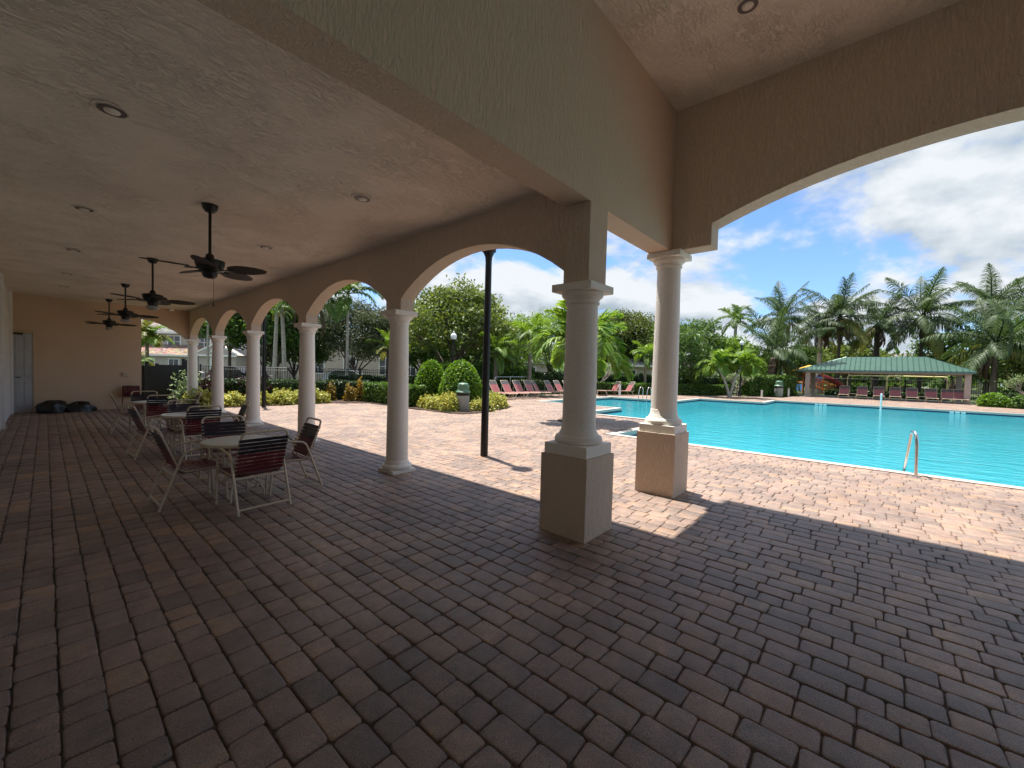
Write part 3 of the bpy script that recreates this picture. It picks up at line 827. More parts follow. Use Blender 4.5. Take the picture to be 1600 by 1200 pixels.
def make_chair(label):
    """origin between the rear feet, facing +Y"""
    t = thing('patio_chair', label, 'chair', (0,0,0), 0, 'burgundy strap chairs around the patio tables')
    hw = 0.265
    for sx in (-1, 1):
        x = sx*hw
        path = smooth_path([(x,0,0.012),(x,0.20,0.575),(x,0.245,0.62),(x,0.50,0.655),(x,0.575,0.60),(x,0.625,0.012)], 0.07)
        MB().tube(path, 0.0135, 10).build('side_frame', M['frame'], t, 60)
        for yy in (0, 0.627): MB().lathe([(0.016,0),(0.016,0.02)],10,(x,yy,0)).build('foot_cap', M['frame'], t, 40)
    MB().tube([(-hw,0.015,0.055),(hw,0.015,0.055)],0.0115,10).build('rear_runner', M['frame'], t, 60)
    MB().tube([(-hw,0.125,0.365),(hw,0.125,0.365)],0.0115,10).build('seat_bar', M['frame'], t, 60)
    MB().tube([(-hw,0.60,0.365),(hw,0.60,0.365)],0.0115,10).build('seat_bar', M['frame'], t, 60)
    # back hoop and seat rails
    bw = 0.235
    hoop = smooth_path([(-bw,0.60,0.405),(-bw,0.19,0.385),(-bw,0.0,0.875),(bw,0.0,0.875),(bw,0.19,0.385),(bw,0.60,0.405)], 0.07)
    MB().tube(hoop, 0.013, 10).tube([(-bw,0.60,0.405),(bw,0.60,0.405)],0.013,10).build('seat_frame', M['frame'], t, 60)
    up = Vector((0,-0.19,0.49)).normalized()
    mbk = MB(); mrd = MB()
    n = 9
    for i in range(n):
        s = 0.055 + i*0.0465
        c = Vector((0,0.19,0.385)) + up*s
        strap(mrd if i < 5 else mbk, (-bw-0.013,c.y-0.0137,c.z),(bw+0.013,c.y-0.0137,c.z), up, 0.036, 0.003, -0.008)
        strap(mrd if i < 5 else mbk, (-bw-0.013,c.y+0.0137,c.z),(bw+0.013,c.y+0.0137,c.z), up, 0.036, 0.003, 0.008)
    bo = mbk.build('backrest', M['strap_black'], t)
    mrd.build('lower_straps', M['strap_red'], bo)
    ms = MB()
    for i in range(8):
        y = 0.215 + i*0.0485; z = 0.386 + (y-0.19)*0.0488
        strap(ms, (-bw-0.013,y,z+0.015),(bw+0.013,y,z+0.015), (0,1,0.05), 0.040, 0.0035, 0.018)
        strap(ms, (-bw-0.013,y,z-0.014),(bw+0.013,y,z-0.014), (0,1,0.05), 0.040, 0.0035, 0.0)
    ms.build('seat', M['strap_red'], t)
    return t
chair0 = make_chair('strap chair with its back to the camera at the first patio table')
chair0.location = (1.60,4.98,0); chair0.rotation_euler = (0,0,R(5))
CH = [((0.79,5.95,0), -88, 'strap chair at the first patio table with its back to the house wall'),
      ((2.455,5.77,0), 88, 'strap chair at the first patio table with its back to the arches'),
      ((1.62,6.72,0), 178, 'strap chair facing the camera across the first patio table'),
      ((0.93,9.25,0), -84, 'strap chair at the middle patio table with its back to the house wall'),
      ((2.62,9.2,0), 84, 'strap chair at the middle patio table with its back to the arches'),
      ((1.80,8.52,0), 4, 'strap chair with its back to the camera at the middle patio table'),
      ((1.78,10.1,0), 182, 'strap chair facing the camera across the middle patio table'),
      ((0.97,12.85,0), -92, 'strap chair at the last patio table with its back to the house wall'),
      ((2.55,12.6,0), 86, 'strap chair at the last patio table with its back to the arches'),
      ((1.70,11.75,0), -3, 'strap chair with its back to the camera at the last patio table'),
      ((1.62,13.5,0), 176, 'strap chair facing the camera across the table by the end wall')]
for loc, rz, lab in CH: dup(chair0, loc, R(rz), lab)

# ------------------------------------------------------------------ things by the end wall
def blob(name, mat, parent, c, rad, seed, n=20):
    rng = np.random.default_rng(seed); mb = MB(); vs = []; m = 28
    ph = rng.uniform(0, 6.28, 12); 
    for i in range(n+1):
        th = PI/2*i/n
        for k in range(m):
            w = 2*PI*k/m
            f = 1 + 0.10*math.sin(3*w+ph[0]) + 0.07*math.sin(5*w+ph[1]+4*th) + 0.06*math.sin(9*w+ph[2]+7*th) + 0.05*math.sin(7*th+ph[3]+2*w)
            vs.append((c[0]+rad[0]*math.cos(w)*math.cos(th)**0.6*f, c[1]+rad[1]*math.sin(w)*math.cos(th)**0.6*f, c[2]+rad[2]*math.sin(th)*(0.9+0.15*math.sin(4*w+ph[4]))))
    fs = [(i*m+k, i*m+(k+1)%m, (i+1)*m+(k+1)%m, (i+1)*m+k) for i in range(n) for k in range(m)]
    return mb.add(vs, fs).build(name, mat, parent, 180)
tag(blob('plastic_bag', M['bag'], None, (0.15,18.55,0), (0.36,0.30,0.36), 3), 'crumpled black bag lying by the white door', 'bag')
tag(blob('plastic_bag', M['bag'], None, (0.72,18.6,0), (0.34,0.28,0.31), 8), 'crumpled black bag on the side nearer the hose reel', 'bag')
hr = thing('hose_reel', 'dark red garden hose coiled on a reel on the end wall', 'hose reel', (1.93,19.03,0))
MB().box(-0.06,0.06,-0.05,0.0,0.40,0.78).build('bracket', M['bronze'], hr)
mb = MB()
for k in range(9):
    x = -0.19 + k*0.0475
    mb.tube([(x, -0.16+0.12*math.cos(2*PI*i/20), 0.60+0.17*math.sin(2*PI*i/20)) for i in range(21)], 0.022, 8, False)
mb.build('hose_coil', M['hose'], hr, 60)
MB().tube(smooth_path([(-0.20,-0.28,0.62),(-0.22,-0.26,0.35),(-0.23,-0.2,0.12),(-0.16,-0.15,0.015)],0.12),0.014,8).build('hose_end', M['hose'], hr, 60)
eb = thing('electrical_box', 'small beige electrical box on the end wall above the hose reel', 'box', (1.80,19.05,1.10))
MB().box(-0.07,0.07,-0.05,-0.002,0.0,0.12).build('housing', M['house_cream'], eb, None, 0.006)
MB().box(-0.06,0.06,-0.058,-0.0505,0.012,0.108).build('lid', M['house_cream'], eb)
scm = thing('security_camera', 'small white security camera on the ceiling by the far arch corner', 'camera', (2.95,18.6,ZC))
MB().lathe([(0.045,0),(0.045,-0.02),(0.02,-0.03),(0.015,-0.07)],16).build('mount', M['white'], scm, 40)
MB().tube([(-0.09,-0.05,-0.09),(0.07,0.05,-0.07)],0.03,14).build('housing', M['white'], scm, 40)
MB().tube([(-0.10,-0.056,-0.0915),(-0.095,-0.053,-0.0905)],0.022,14).build('lens', M['black'], scm, 40)

# ------------------------------------------------------------------ lamp posts
def globe_prof(z, s=1.0):
    return [(r_*s, z+h*s) for r_, h in ((0.10,0.0),(0.15,0.06),(0.175,0.16),(0.165,0.25),(0.12,0.31),(0.06,0.345),(0.05,0.38),(0.06,0.40),(0.035,0.44),(0.004,0.50))]
def big_post(loc, label):
    t = thing('lamp_post', label, 'lamp post', loc, 0, 'plain black lamp posts on the deck')
    MB().tube([(0,0,-0.02),(0,0,3.62)],[0.072,0.060],20).build('post', M['black'], t, 40)
    MB().lathe([(0.059,3.60),(0.066,3.70),(0.10,3.78),(0.135,3.81),(0.135,3.85),(0.11,3.86)],24).build('flared_top', M['black'], t, 40)
    MB().lathe(globe_prof(3.86, 1.05),24).build('globe', M['globe'], t, 60)
big_post((5.46,5.47,0), 'tall plain black lamp post standing on the sunny deck outside the first arch')
big_post((5.50,17.40,0), 'tall plain black lamp post by the yellow shrubs seen past the far arches')
def street_lamp(loc, h, label, dark=False):
    t = thing('street_lamp', label, 'street lamp', loc, 0)
    MB().tube([(0,0,-0.05),(0,0,h-0.5)],[0.06,0.045],14).build('post', M['black'], t, 40)
    MB().lathe([(0.12,-0.05),(0.12,0.25),(0.08,0.4),(0.055,0.7)],16).build('base', M['black'], t, 40)
    MB().lathe([(0.045,h-0.55),(0.09,h-0.52),(0.06,h-0.47),(0.11,h-0.42),(0.115,h-0.385)],16).build('collar', M['black'], t, 40)
    MB().lathe(globe_prof(h-0.385, 1.0),20).build('lantern' if dark else 'globe', M['black'] if dark else M['globe'], t, 60)
street_lamp((15.1,17.74,-0.07), 3.74, 'white acorn globe street lamp in front of the big branching tree')
street_lamp((36.96+1.2,8.13+0.3,-0.07), 4.7, 'white acorn globe street lamp above the double trunk palm')
street_lamp((11.44,47.64,-0.07), 4.3, 'street lamp with dark lantern in front of the far house', True)

# ------------------------------------------------------------------ bins
def bin_(loc, label, s=1.0):
    t = thing('trash_bin', label, 'trash bin', loc, 0.3)
    t.scale = (s, s, s)
    MB().lathe([(0.235,0.0),(0.25,0.02),(0.255,0.60),(0.25,0.62)],32).build('body', M['bin_grey'], t, 40)
    MB().lathe([(0.262,0.60),(0.265,0.61),(0.265,0.69),(0.25,0.70)],32).build('band', M['black'], t, 40)
    lid = MB().lathe([(0.25,0.70),(0.285,0.70),(0.285,0.735),(0.27,0.75),(0.235,0.79),(0.215,0.815),(0.213,0.98),(0.20,1.04),(0.16,1.075),(0.08,1.09),(0.002,1.092)],32).build('lid', M['bin_green'], t, 35)
    MB().box(-0.10,0.10,-0.222,-0.19,0.86,0.99).build('flap', M['bin_green'], lid, None, 0.01)
    return t
bin_((10.75,12.0,0.02), 'grey pebble trash bin with green domed lid in front of the yellow shrubs')
bin_((42.6,6.35,0.0), 'grey trash bin with green lid against the dark hedge by the pavilion', 1.27)

# ------------------------------------------------------------------ foliage builders
def leaf_quads(C, D, L, Wd, rng, up=0.35):
    """C centres, D outward directions; rhombic leaves"""
    n = len(C)
    a = rng.normal(size=(n,3)) + D*0.7; a[:,2] -= 0.1
    a /= np.linalg.norm(a, axis=1, keepdims=True)
    nn = D*0.6 + np.array([0,0,up]) + rng.normal(size=(n,3))*0.55
    b = np.cross(nn, a); b /= (np.linalg.norm(b, axis=1, keepdims=True)+1e-9)
    l = (L*rng.uniform(0.7,1.3,n))[:,None]; w = (Wd*rng.uniform(0.7,1.3,n))[:,None]
    V = np.stack([C-a*l/2, C+b*w/2, C+a*l/2, C-b*w/2], 1).reshape(-1,3)
    F = np.arange(4*n).reshape(n,4)
    return V, F
def crown_points(rng, rad, clumps, per, spread, lower=-0.6, gap=0.0):
    P = []; D = []
    for _ in range(clumps):
        for _try in range(50):
            d = rng.normal(size=3); d /= np.linalg.norm(d)
            if d[2] > lower: break
        rr = rng.uniform(0.45, 1.0)**0.5
        c = d*rr*rad*rng.uniform(0.82,1.12)
        k = rng.integers(int(per*0.6), int(per*1.4)+1)
        q = np.clip(rng.normal(size=(k,3)),-1.7,1.7)*spread*np.array([1,1,0.7])
        dd = q/(np.linalg.norm(q,axis=1,keepdims=True)+1e-9)
        P.append(c+q); D.append(dd*0.7 + d*0.5)
    return np.concatenate(P), np.concatenate(D)
def tree(name, label, loc, zc, rad, mat, seed, clumps=70, per=60, leaf=(0.26,0.13), spread=None, trunks=1, lean=0.0, bark='bark', tr=0.16, group=None, fork=0.45, lower=-0.55):
    rng = np.random.default_rng(seed)
    t = thing(name, label, 'tree', loc, 0, group)
    rad = np.array(rad, float)
    sp = spread or rad.mean()*0.17
    P, D = crown_points(rng, rad, clumps, per, sp, lower)
    P[:,2] += zc
    V, F = leaf_quads(P, D, leaf[0], leaf[1], rng)
    mesh_np('crown', V, F, M[mat], t)
    mb = MB()
    zf = max(0.5, (zc-rad[2])*fork/0.45*0.9)
    for k in range(trunks):
        a = 2*PI*k/max(1,trunks) + rng.uniform(0,1)
        off = 0.25*tr/0.16 if trunks > 1 else 0
        bx, by = off*math.cos(a), off*math.sin(a)
        tx, ty = bx*(3.0 if trunks>1 else 1)+lean, by*(3.0 if trunks>1 else 1)
        mid = Vector((tx, ty, zf))
        mb.tube([(bx,by,-0.1),((bx+tx)/2+rng.normal()*0.04,(by+ty)/2,zf*0.5),mid],[tr*1.25,tr,tr*0.85],10)
        for q in range(6 if trunks == 1 else 3):
            d = rng.normal(size=3); d[2] = abs(d[2])*0.6+0.2; d /= np.linalg.norm(d)
            if trunks > 1: d[:2] += np.array([math.cos(a), math.sin(a)])*0.5
            e = Vector((d[0]*rad[0]*0.75, d[1]*rad[1]*0.75, zc + (d[2]-0.35)*rad[2]*0.8))
            m1 = mid.lerp(e, 0.5) + Vector((rng.normal()*0.15, rng.normal()*0.15, 0.25))
            mb.tube([mid, m1, e],[tr*0.6,tr*0.38,tr*0.12],7)
            for _ in range(3):
                e2 = e + Vector(rng.normal(size=3)*rad*0.3); mb.tube([m1.lerp(e,0.3), m1.lerp(e2,0.6)+Vector((0,0,.1)), e2],[tr*0.3,tr*0.18,tr*0.06],5)
    mb.build('trunk', M[bark], t, 60)
    return t

# fronds: a rachis that arches over, leaflets down both sides
def frond_mesh(name, mat, L, a0, bend, lw, ll, droop, nl=34, seed=0, fold=0.5):
    rng = np.random.default_rng(seed)
    pts = []; x = z = 0.0; ang = a0; n = 24
    for i in range(n+1):
        pts.append((x, 0.0, z)); ds = L/n
        x += math.cos(ang)*ds; z += math.sin(ang)*ds; ang -= bend/n*(0.5+1.0*i/n)
    P = np.array(pts); V = []; F = []
    def at(s):
        f_ = s*n; i = min(int(f_), n-1); return P[i]+(P[i+1]-P[i])*(f_-i), (P[i+1]-P[i])/np.linalg.norm(P[i+1]-P[i])
    for i in range(nl):
        s = 0.14 + 0.86*i/(nl-1)
        c, tn = at(s)
        ln = ll*math.sin(PI*min(1.0, 0.18+0.80*s))**0.7*rng.uniform(0.85,1.1)
        nrm = np.cross(tn, [0,1,0]); nrm = -nrm if nrm[2] < 0 else nrm
        for sd in (-1, 1):
            side = np.array([0, sd, 0.0])
            d = side*0.8 + tn*(0.55+0.5*s) + nrm*fold*rng.uniform(0.3,1.0) + rng.normal(size=3)*0.10
            d /= np.linalg.norm(d)
            w = np.cross(d, nrm); w = w/np.linalg.norm(w)*lw*0.5
            p0 = c; p1 = c + d*ln*0.45; d2 = d + np.array([0,0,-droop]); d2 /= np.linalg.norm(d2)
            p2 = p1 + d2*ln*0.35; d3 = d2 + np.array([0,0,-droop]); d3 /= np.linalg.norm(d3); p3 = p2 + d3*ln*0.25
            b = len(V)
            V += [p0-w*0.5, p0+w*0.5, p1-w, p1+w, p2-w*0.8, p2+w*0.8, p3-w*0.12, p3+w*0.12]
            F += [(b,b+1,b+3,b+2),(b+2,b+3,b+5,b+4),(b+4,b+5,b+7,b+6)]
    # rachis
    k = 5
    for i in range(0, n+1, 2):
        r_ = 0.022*L/3*(1-0.85*i/n)+0.004
        for j in range(k):
            w = 2*PI*j/k; V.append(P[i]+np.array([0, math.cos(w)*r_, math.sin(w)*r_]))
    b = len(V) - k*(n//2+1)
    for i in range(n//2):
        for j in range(k): F.append((b+i*k+j, b+i*k+(j+1)%k, b+(i+1)*k+(j+1)%k, b+(i+1)*k+j))
    me = bpy.data.meshes.new(name); V = np.array(V, np.float32); F = np.array(F, np.int32)
    me.vertices.add(len(V)); me.vertices.foreach_set("co", V.ravel()); me.loops.add(F.size); me.loops.foreach_set("vertex_index", F.ravel())
    me.polygons.add(len(F)); me.polygons.foreach_set("loop_start", np.arange(0,F.size,4,dtype=np.int32)); me.update(calc_edges=True)
    me.materials.append(M[mat]); return me
FR = {}
def fronds(kind):
    if kind in FR: return FR[kind]
    if kind == 'coco':   # long, arching, drooping
        sp = [('fr_coco',1.32,0.6,0.6),('fr_coco',1.05,0.9,0.8),('fr_coco',0.72,1.1,1.0),('fr_coco',0.40,1.2,1.3),('fr_coco',0.08,1.0,1.5),('fr_coco',-0.25,0.8,1.7),('fr_yellow',-0.5,0.7,1.8)]
        FR[kind] = [frond_mesh('frond', m, 1.0, a, b, 0.0125, 0.27, d*1.3, 50, i, 0.05) for i,(m,a,b,d) in enumerate(sp)]
    elif kind == 'feather':  # soft bushy foxtail or queen palm
        sp = [('fr_bright',1.25,1.1,0.5),('fr_bright',0.9,1.6,0.6),('fr_bright',0.55,1.9,0.8),('fr_green',0.2,1.7,1.0),('fr_green',-0.2,1.2,1.2)]
        FR[kind] = [frond_mesh('frond', m, 1.0, a, b, 0.026, 0.30, d, 46, i+20, 0.6) for i,(m,a,b,d) in enumerate(sp)]
    elif kind == 'adonidia':  # short, stiff, strongly recurved
        sp = [('fr_bright',1.2,1.5,0.3),('fr_bright',0.85,2.1,0.4),('fr_bright',0.45,2.2,0.5),('fr_bright',0.1,1.6,0.7)]
        FR[kind] = [frond_mesh('frond', m, 1.0, a, b, 0.045, 0.34, d, 34, i+40, 0.5) for i,(m,a,b,d) in enumerate(sp)]
    elif kind == 'royal':
        sp = [('fr_green',1.2,1.0,0.5),('fr_green',0.8,1.5,0.7),('fr_green',0.3,1.6,0.9),('fr_green',-0.3,1.0,1.1)]
        FR[kind] = [frond_mesh('frond', m, 1.0, a, b, 0.034, 0.30, d, 40, i+60, 0.7) for i,(m,a,b,d) in enumerate(sp)]
    elif kind == 'dead':
        FR[kind] = [frond_mesh('frond', 'fr_dead', 1.0, -0.9, 0.9, 0.03, 0.22, 1.6, 36, 80, 0.1)]
    elif kind == 'date':
        sp = [('fr_bright',1.3,0.8,0.2),('fr_bright',0.9,1.4,0.3),('fr_green',0.5,1.7,0.4),('fr_yellow',0.0,1.2,0.6)]
        FR[kind] = [frond_mesh('frond', m, 1.0, a, b, 0.022, 0.26, d, 44, i+90, 0.5) for i,(m,a,b,d) in enumerate(sp)]
    elif kind == 'tropic':
        sp = [('fr_yellow',1.2,1.2,0.4),('fr_bright',0.85,1.7,0.5),('fr_yellow',0.4,1.8,0.7),('fr_bright',0.0,1.2,0.9)]
        FR[kind] = [frond_mesh('frond', m, 1.0, a, b, 0.05, 0.36, d, 30, i+120, 0.4) for i,(m,a,b,d) in enumerate(sp)]
    return FR[kind]
def palm(name, label, loc, zc, L, kind, seed, n=16, trunk='palm_trunk', tr=0.13, lean=(0,0), group=None, trunks=None, wind=0.0):
    rng = np.random.default_rng(seed)
    t = thing(name, label, 'palm tree', loc, 0, group)
    ms = fronds(kind)
    heads = trunks or [((0,0),(lean[0],lean[1]),zc)]
    for (b0, h0, zh) in heads:
        mb = MB(); pts = []; rs = []
        for i in range(9):
            s = i/8; pts.append((b0[0]+(h0[0]-b0[0])*s**1.5, b0[1]+(h0[1]-b0[1])*s**1.5, -0.1+(zh+0.05)*s)); rs.append(tr*(1.25-0.45*s) if s > 0.05 else tr*1.5)
        rs[-1] = tr*1.05
        mb.tube(pts, rs, 12); mb.build('trunk', M[trunk], t, 60)
        if kind in ('royal','adonidia','feather'):
            MB().tube([(h0[0],h0[1],zh-0.05-0.22*L),(h0[0],h0[1],zh-0.05),(h0[0],h0[1],zh+0.1*L)],[tr*0.95,tr*1.1,tr*0.4],12).build('crownshaft', M['lf_shaft'], t, 60)
        k = len(ms)
        if kind == 'coco':
            for q in range(3):
                o = bpy.data.objects.new('dead_frond', fronds('dead')[0]); COL.objects.link(o); o.parent = t
                o.location = (h0[0], h0[1], zh-0.1); o.scale = (L*0.62,)*3; o.rotation_euler = (0, rng.uniform(-0.2,0.3), rng.uniform(0,6.28))
        for i in range(n):
            lev = min(k-1, int(i/n*k + rng.uniform(-0.3,0.3))) if i else 0
            lev = max(0, lev)
            o = bpy.data.objects.new('frond', ms[lev]); COL.objects.link(o); o.parent = t
            az = i*2.39996 + rng.uniform(-0.3,0.3)
            s_ = L*rng.uniform(0.85,1.12)
            o.location = (h0[0], h0[1], zh); o.scale = (s_, s_, s_)
            tilt = 0.16*math.cos(az-seed)
            o.rotation_euler = (rng.uniform(-0.45,0.45), tilt + rng.uniform(-0.16,0.16), az + 0.35*math.sin(az-2.4))
    return t
M['lf_shaft'] = simple('crownshaft_green', (0.08,0.12,0.04), 0.5, var=0.15)

def bush(name, label, cat, loc, rad, mat, seed, n=900, leaf=(0.10,0.06), group=None, neat=False):
    """dome of leaves standing on the ground, rad = half widths and height"""
    rng = np.random.default_rng(seed)
    d = rng.normal(size=(n,3)); d /= np.linalg.norm(d,axis=1,keepdims=True); d[:,2] = np.abs(d[:,2])
    th = np.arctan2(d[:,1],d[:,0])
    if neat: f = rng.uniform(0.90,1.02,n)*(1+0.02*np.sin(3*th+seed))
    else: f = (1+0.13*np.sin(3*th+seed+4*d[:,2])+0.10*np.sin(5*th+seed*2))*rng.uniform(0.62,1.04,n)
    P = d*np.array(rad)*f[:,None]
    if neat:                                  # a ball cut off low: sides pull in towards the ground
        low = np.clip(1-P[:,2]/(rad[2]*0.45),0,1); P[:,:2] *= (1-0.16*low**2)[:,None]
    P[:,2] = np.maximum(P[:,2], 0.03)
    V, F = leaf_quads(P, d, leaf[0], leaf[1], rng, 0.5)
    o = mesh_np(name, V, F, M[mat]); o.location = loc
    tag(o, label, cat, group)
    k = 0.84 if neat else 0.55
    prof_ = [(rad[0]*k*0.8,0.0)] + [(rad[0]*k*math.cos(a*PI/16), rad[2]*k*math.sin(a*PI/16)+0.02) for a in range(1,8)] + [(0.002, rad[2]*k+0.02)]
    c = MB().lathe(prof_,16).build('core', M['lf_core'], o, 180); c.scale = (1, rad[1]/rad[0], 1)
    return o
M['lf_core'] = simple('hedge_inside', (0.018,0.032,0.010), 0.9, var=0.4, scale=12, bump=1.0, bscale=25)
def hedge(label, p0, p1, w, h, mat, seed, dens=520, leaf=(0.11,0.06), core='lf_core', cat='hedge'):
    rng = np.random.default_rng(seed)
    p0 = np.array(p0); p1 = np.array(p1); Lg = np.linalg.norm(p1-p0); ax = (p1-p0)/Lg; nx = np.array([-ax[1], ax[0]])
    n1 = int(dens*Lg*h); n2 = int(dens*Lg*w*1.2)
    s = rng.uniform(0,Lg,2*n1+n2); P = np.zeros((len(s),3)); D = np.zeros_like(P)
    sd = np.concatenate([np.full(n1,-1.0), np.full(n1,1.0), rng.uniform(-1,1,n2)])
    zz_ = np.concatenate([rng.uniform(0.03,1,2*n1), np.ones(n2)])*h
    wob = 1 + 0.07*np.sin(s*2.3+seed)+0.05*np.sin(s*5.1)
    off = sd*w/2*wob*(1-0.12*(zz_/h)**4) + rng.normal(size=len(s))*0.03
    P[:,0] = p0[0]+ax[0]*s+nx[0]*off; P[:,1] = p0[1]+ax[1]*s+nx[1]*off; P[:,2] = zz_*(1+0.04*np.sin(s*3.1+seed)) + rng.normal(size=len(s))*0.03
    isd = np.concatenate([np.ones(2*n1), np.zeros(n2)])
    D[:,0] = nx[0]*np.sign(sd)*isd; D[:,1] = nx[1]*np.sign(sd)*isd; D[:,2] = 1-isd+0.2
    P[:,2] = np.maximum(P[:,2], 0.03)
    ne = int(dens*w*h*1.2)
    for e, sg in ((0.0,-1),(Lg,1)):
        u = rng.uniform(-w/2,w/2,ne); z_ = rng.uniform(0.03,1,ne)*h; ss = e + rng.normal(size=ne)*0.03
        Q = np.stack([p0[0]+ax[0]*ss+nx[0]*u, p0[1]+ax[1]*ss+nx[1]*u, z_],1)
        P = np.concatenate([P,Q]); D = np.concatenate([D, np.tile([ax[0]*sg,ax[1]*sg,0.2],(ne,1))])
    V, F = leaf_quads(P, D, leaf[0], leaf[1], rng, 0.3)
    o = mesh_np('hedge', V, F, M[mat]); tag(o, label, cat)
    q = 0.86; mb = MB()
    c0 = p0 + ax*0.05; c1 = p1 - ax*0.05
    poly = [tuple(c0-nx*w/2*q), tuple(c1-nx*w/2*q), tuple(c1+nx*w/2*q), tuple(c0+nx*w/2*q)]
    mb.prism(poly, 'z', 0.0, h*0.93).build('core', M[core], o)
    return o

# ------------------------------------------------------------------ planting bed by the deck
bush('topiary_shrub', 'clipped round green shrub, the smaller one half behind the other', 'shrub', (11.5,15.0,0.0), (0.82,0.82,2.0), 'lf_ball', 5, 6500, (0.095,0.06), None, True)
bush('topiary_shrub', 'large clipped round green shrub behind the grey bin', 'shrub', (11.75,13.25,0.0), (1.0,1.0,2.0), 'lf_ball', 6, 8500, (0.095,0.06), None, True)
yv = []
def yellow_row(p0, p1, n, seed, lab, jit=0.12, w=0.33, h=0.52):
    rng = np.random.default_rng(seed)
    for i in range(n):
        s = (i+0.5)/n
        x = p0[0]+(p1[0]-p0[0])*s + rng.normal()*jit; y = p0[1]+(p1[1]-p0[1])*s + rng.normal()*jit
        if len(yv) < 4:
            o = bush('yellow_shrub', lab, 'shrub', (x,y,0.0), (w,w,h), 'lf_yellow', 60+len(yv), 420, (0.13,0.065), 'low yellow shrubs edging the planting beds'); yv.append(o)
        else:
            o = dup(yv[rng.integers(0,4)], (x,y,0.0), rng.uniform(0,6.28), lab)
            k = rng.uniform(0.8,1.2); o.scale = (k,k,k*rng.uniform(0.85,1.15))
LBA = 'low yellow leaved shrub in the bed edge around the grey bin and round topiary'
LBB = 'low yellow leaved shrub in the long edging row beyond the far arches'
yellow_row((10.35,13.9),(10.4,11.85),9,1,LBA); yellow_row((10.95,13.4),(10.8,12.5),4,2,LBA)
yellow_row((11.25,11.75),(13.75,12.6),12,3,LBA); yellow_row((11.6,12.4),(13.6,13.2),7,4,LBA)
yellow_row((3.3,18.25),(8.4,18.3),16,5,LBB); yellow_row((3.4,18.75),(8.5,18.85),14,6,LBB)
hedge('bright green clipped hedge block between the yellow shrubs and the arch column', (10.35,17.9),(10.45,14.5), 1.0, 0.86, 'lf_hedge', 21, 620)
hedge('low green hedge running behind the round topiary', (11.0,16.2),(14.2,16.2), 0.8, 0.8, 'lf_hedge', 22, 420)
hedge('dark green hedge along the black fence behind the yellow row', (4.0,20.3),(11.0,19.6), 0.9, 0.88, 'lf_hedge_dark', 23, 420)
for i,(x,y,h) in enumerate(((8.9,19.2,0.85),(9.85,18.2,1.12),(9.45,18.5,0.85))):
    bush('croton_plant', ['orange and yellow croton plant beside the pale royal palm stem','tall orange croton behind the bright green hedge block','short yellow croton next to the tall orange one'][i], 'plant', (x,y,0), (0.24,0.24,h*0.92), 'lf_croton', 80+i, 380, (0.20,0.06))
for i,(x,y,h) in enumerate(((4.3,19.6,1.25),(5.4,20.0,1.15),(6.3,19.9,1.05))):
    bush('ti_plant', ['dark red leaved plant by the gate, tallest of its row','dark red leaved plant in the middle of its row by the fence','dark red leaved plant at the lamp post end of its row'][i], 'plant', (x,y,0), (0.45,0.45,h), 'lf_red', 90+i, 420, (0.22,0.07))
bush('garden_shrub', 'green leafy shrub just behind the yellow edge next to the folded red loungers', 'shrub', (14.6,15.2,0), (0.7,0.7,0.95), 'lf_hedge', 95, 900, (0.13,0.07))
bush('garden_shrub', 'shaggy green shrub by the black gate with pale leaves', 'shrub', (4.0,21.2,0), (0.7,0.6,1.25), 'lf_frang', 96, 700, (0.16,0.07))
# fallen leaves on the deck
rng = np.random.default_rng(5); C_ = np.array([(7.2,6.5),(7.6,6.1),(8.0,5.9),(5.2,9.5),(5.9,10.2),(6.4,9.2),(9.0,8.0),(7.8,11.0),(9.4,10.2),(4.9,12.0)]); C_ = np.concatenate([C_, C_+rng.normal(size=C_.shape)*0.7])
P_ = np.c_[C_, np.full(len(C_),0.006)]
V_ = []; 
for c in P_:
    a = rng.uniform(0,6.28); u = np.array([math.cos(a),math.sin(a),0])*0.045; v = np.array([-math.sin(a),math.cos(a),0.15])*0.02
    V_ += [c-u, c+v, c+u+np.array([0,0,0.012]), c-v]
stuff(mesh_np('fallen_leaves', np.array(V_), np.arange(len(V_)).reshape(-1,4), M['fallen']))

# ------------------------------------------------------------------ fence and gate on the street side
def fence_run(name, label, pts, h, gap=0.11, parent_cat='fence', post_step=2.4, thick=0.012):
    t = thing(name, label, parent_cat)
    for a, b in zip(pts[:-1], pts[1:]):
        a = Vector((*a,0)); b = Vector((*b,0)); L = (b-a).length; ax = (b-a)/L
        nx = Vector((-ax.y, ax.x, 0))
        mb = MB()
        def bar(p, q, r_):
            mb.tube([p, q], r_, 4, True)
        for z in (0.15, h-0.16, h-0.02): bar(a+Vector((0,0,z)), b+Vector((0,0,z)), 0.02)
        k = int(L/gap)
        for i in range(k+1):
            p = a + ax*(i*gap); bar(p+Vector((0,0,0.08)), p+Vector((0,0,h)), thick)
        mb.build('picket_panel', M['black'], t)
        m = max(1, int(round(L/post_step)))
        for i in range(m+1):
            p = a + ax*(L*i/m)
            MB().box(p.x-0.035,p.x+0.035,p.y-0.035,p.y+0.035,-0.05,h+0.06).build('post', M['black'], t)
    return t
fence_run('picket_fence', 'black metal picket fence between the patio planting and the street lawn', [(5.0,24.6),(9.3,22.4),(13.9,20.6),(17.0,20.6),(24.0,21.5)], 1.5)
gate = thing('entry_gate', 'black mesh gate panels and posts at the end of the patio', 'gate')
for (x0,x1,y,h) in ((2.5,3.05,22.3,1.45),(3.1,3.9,22.4,1.50)):
    MB().box(x0,x1,y-0.02,y+0.02,0.05,h).build('mesh_panel', M['black'], gate)
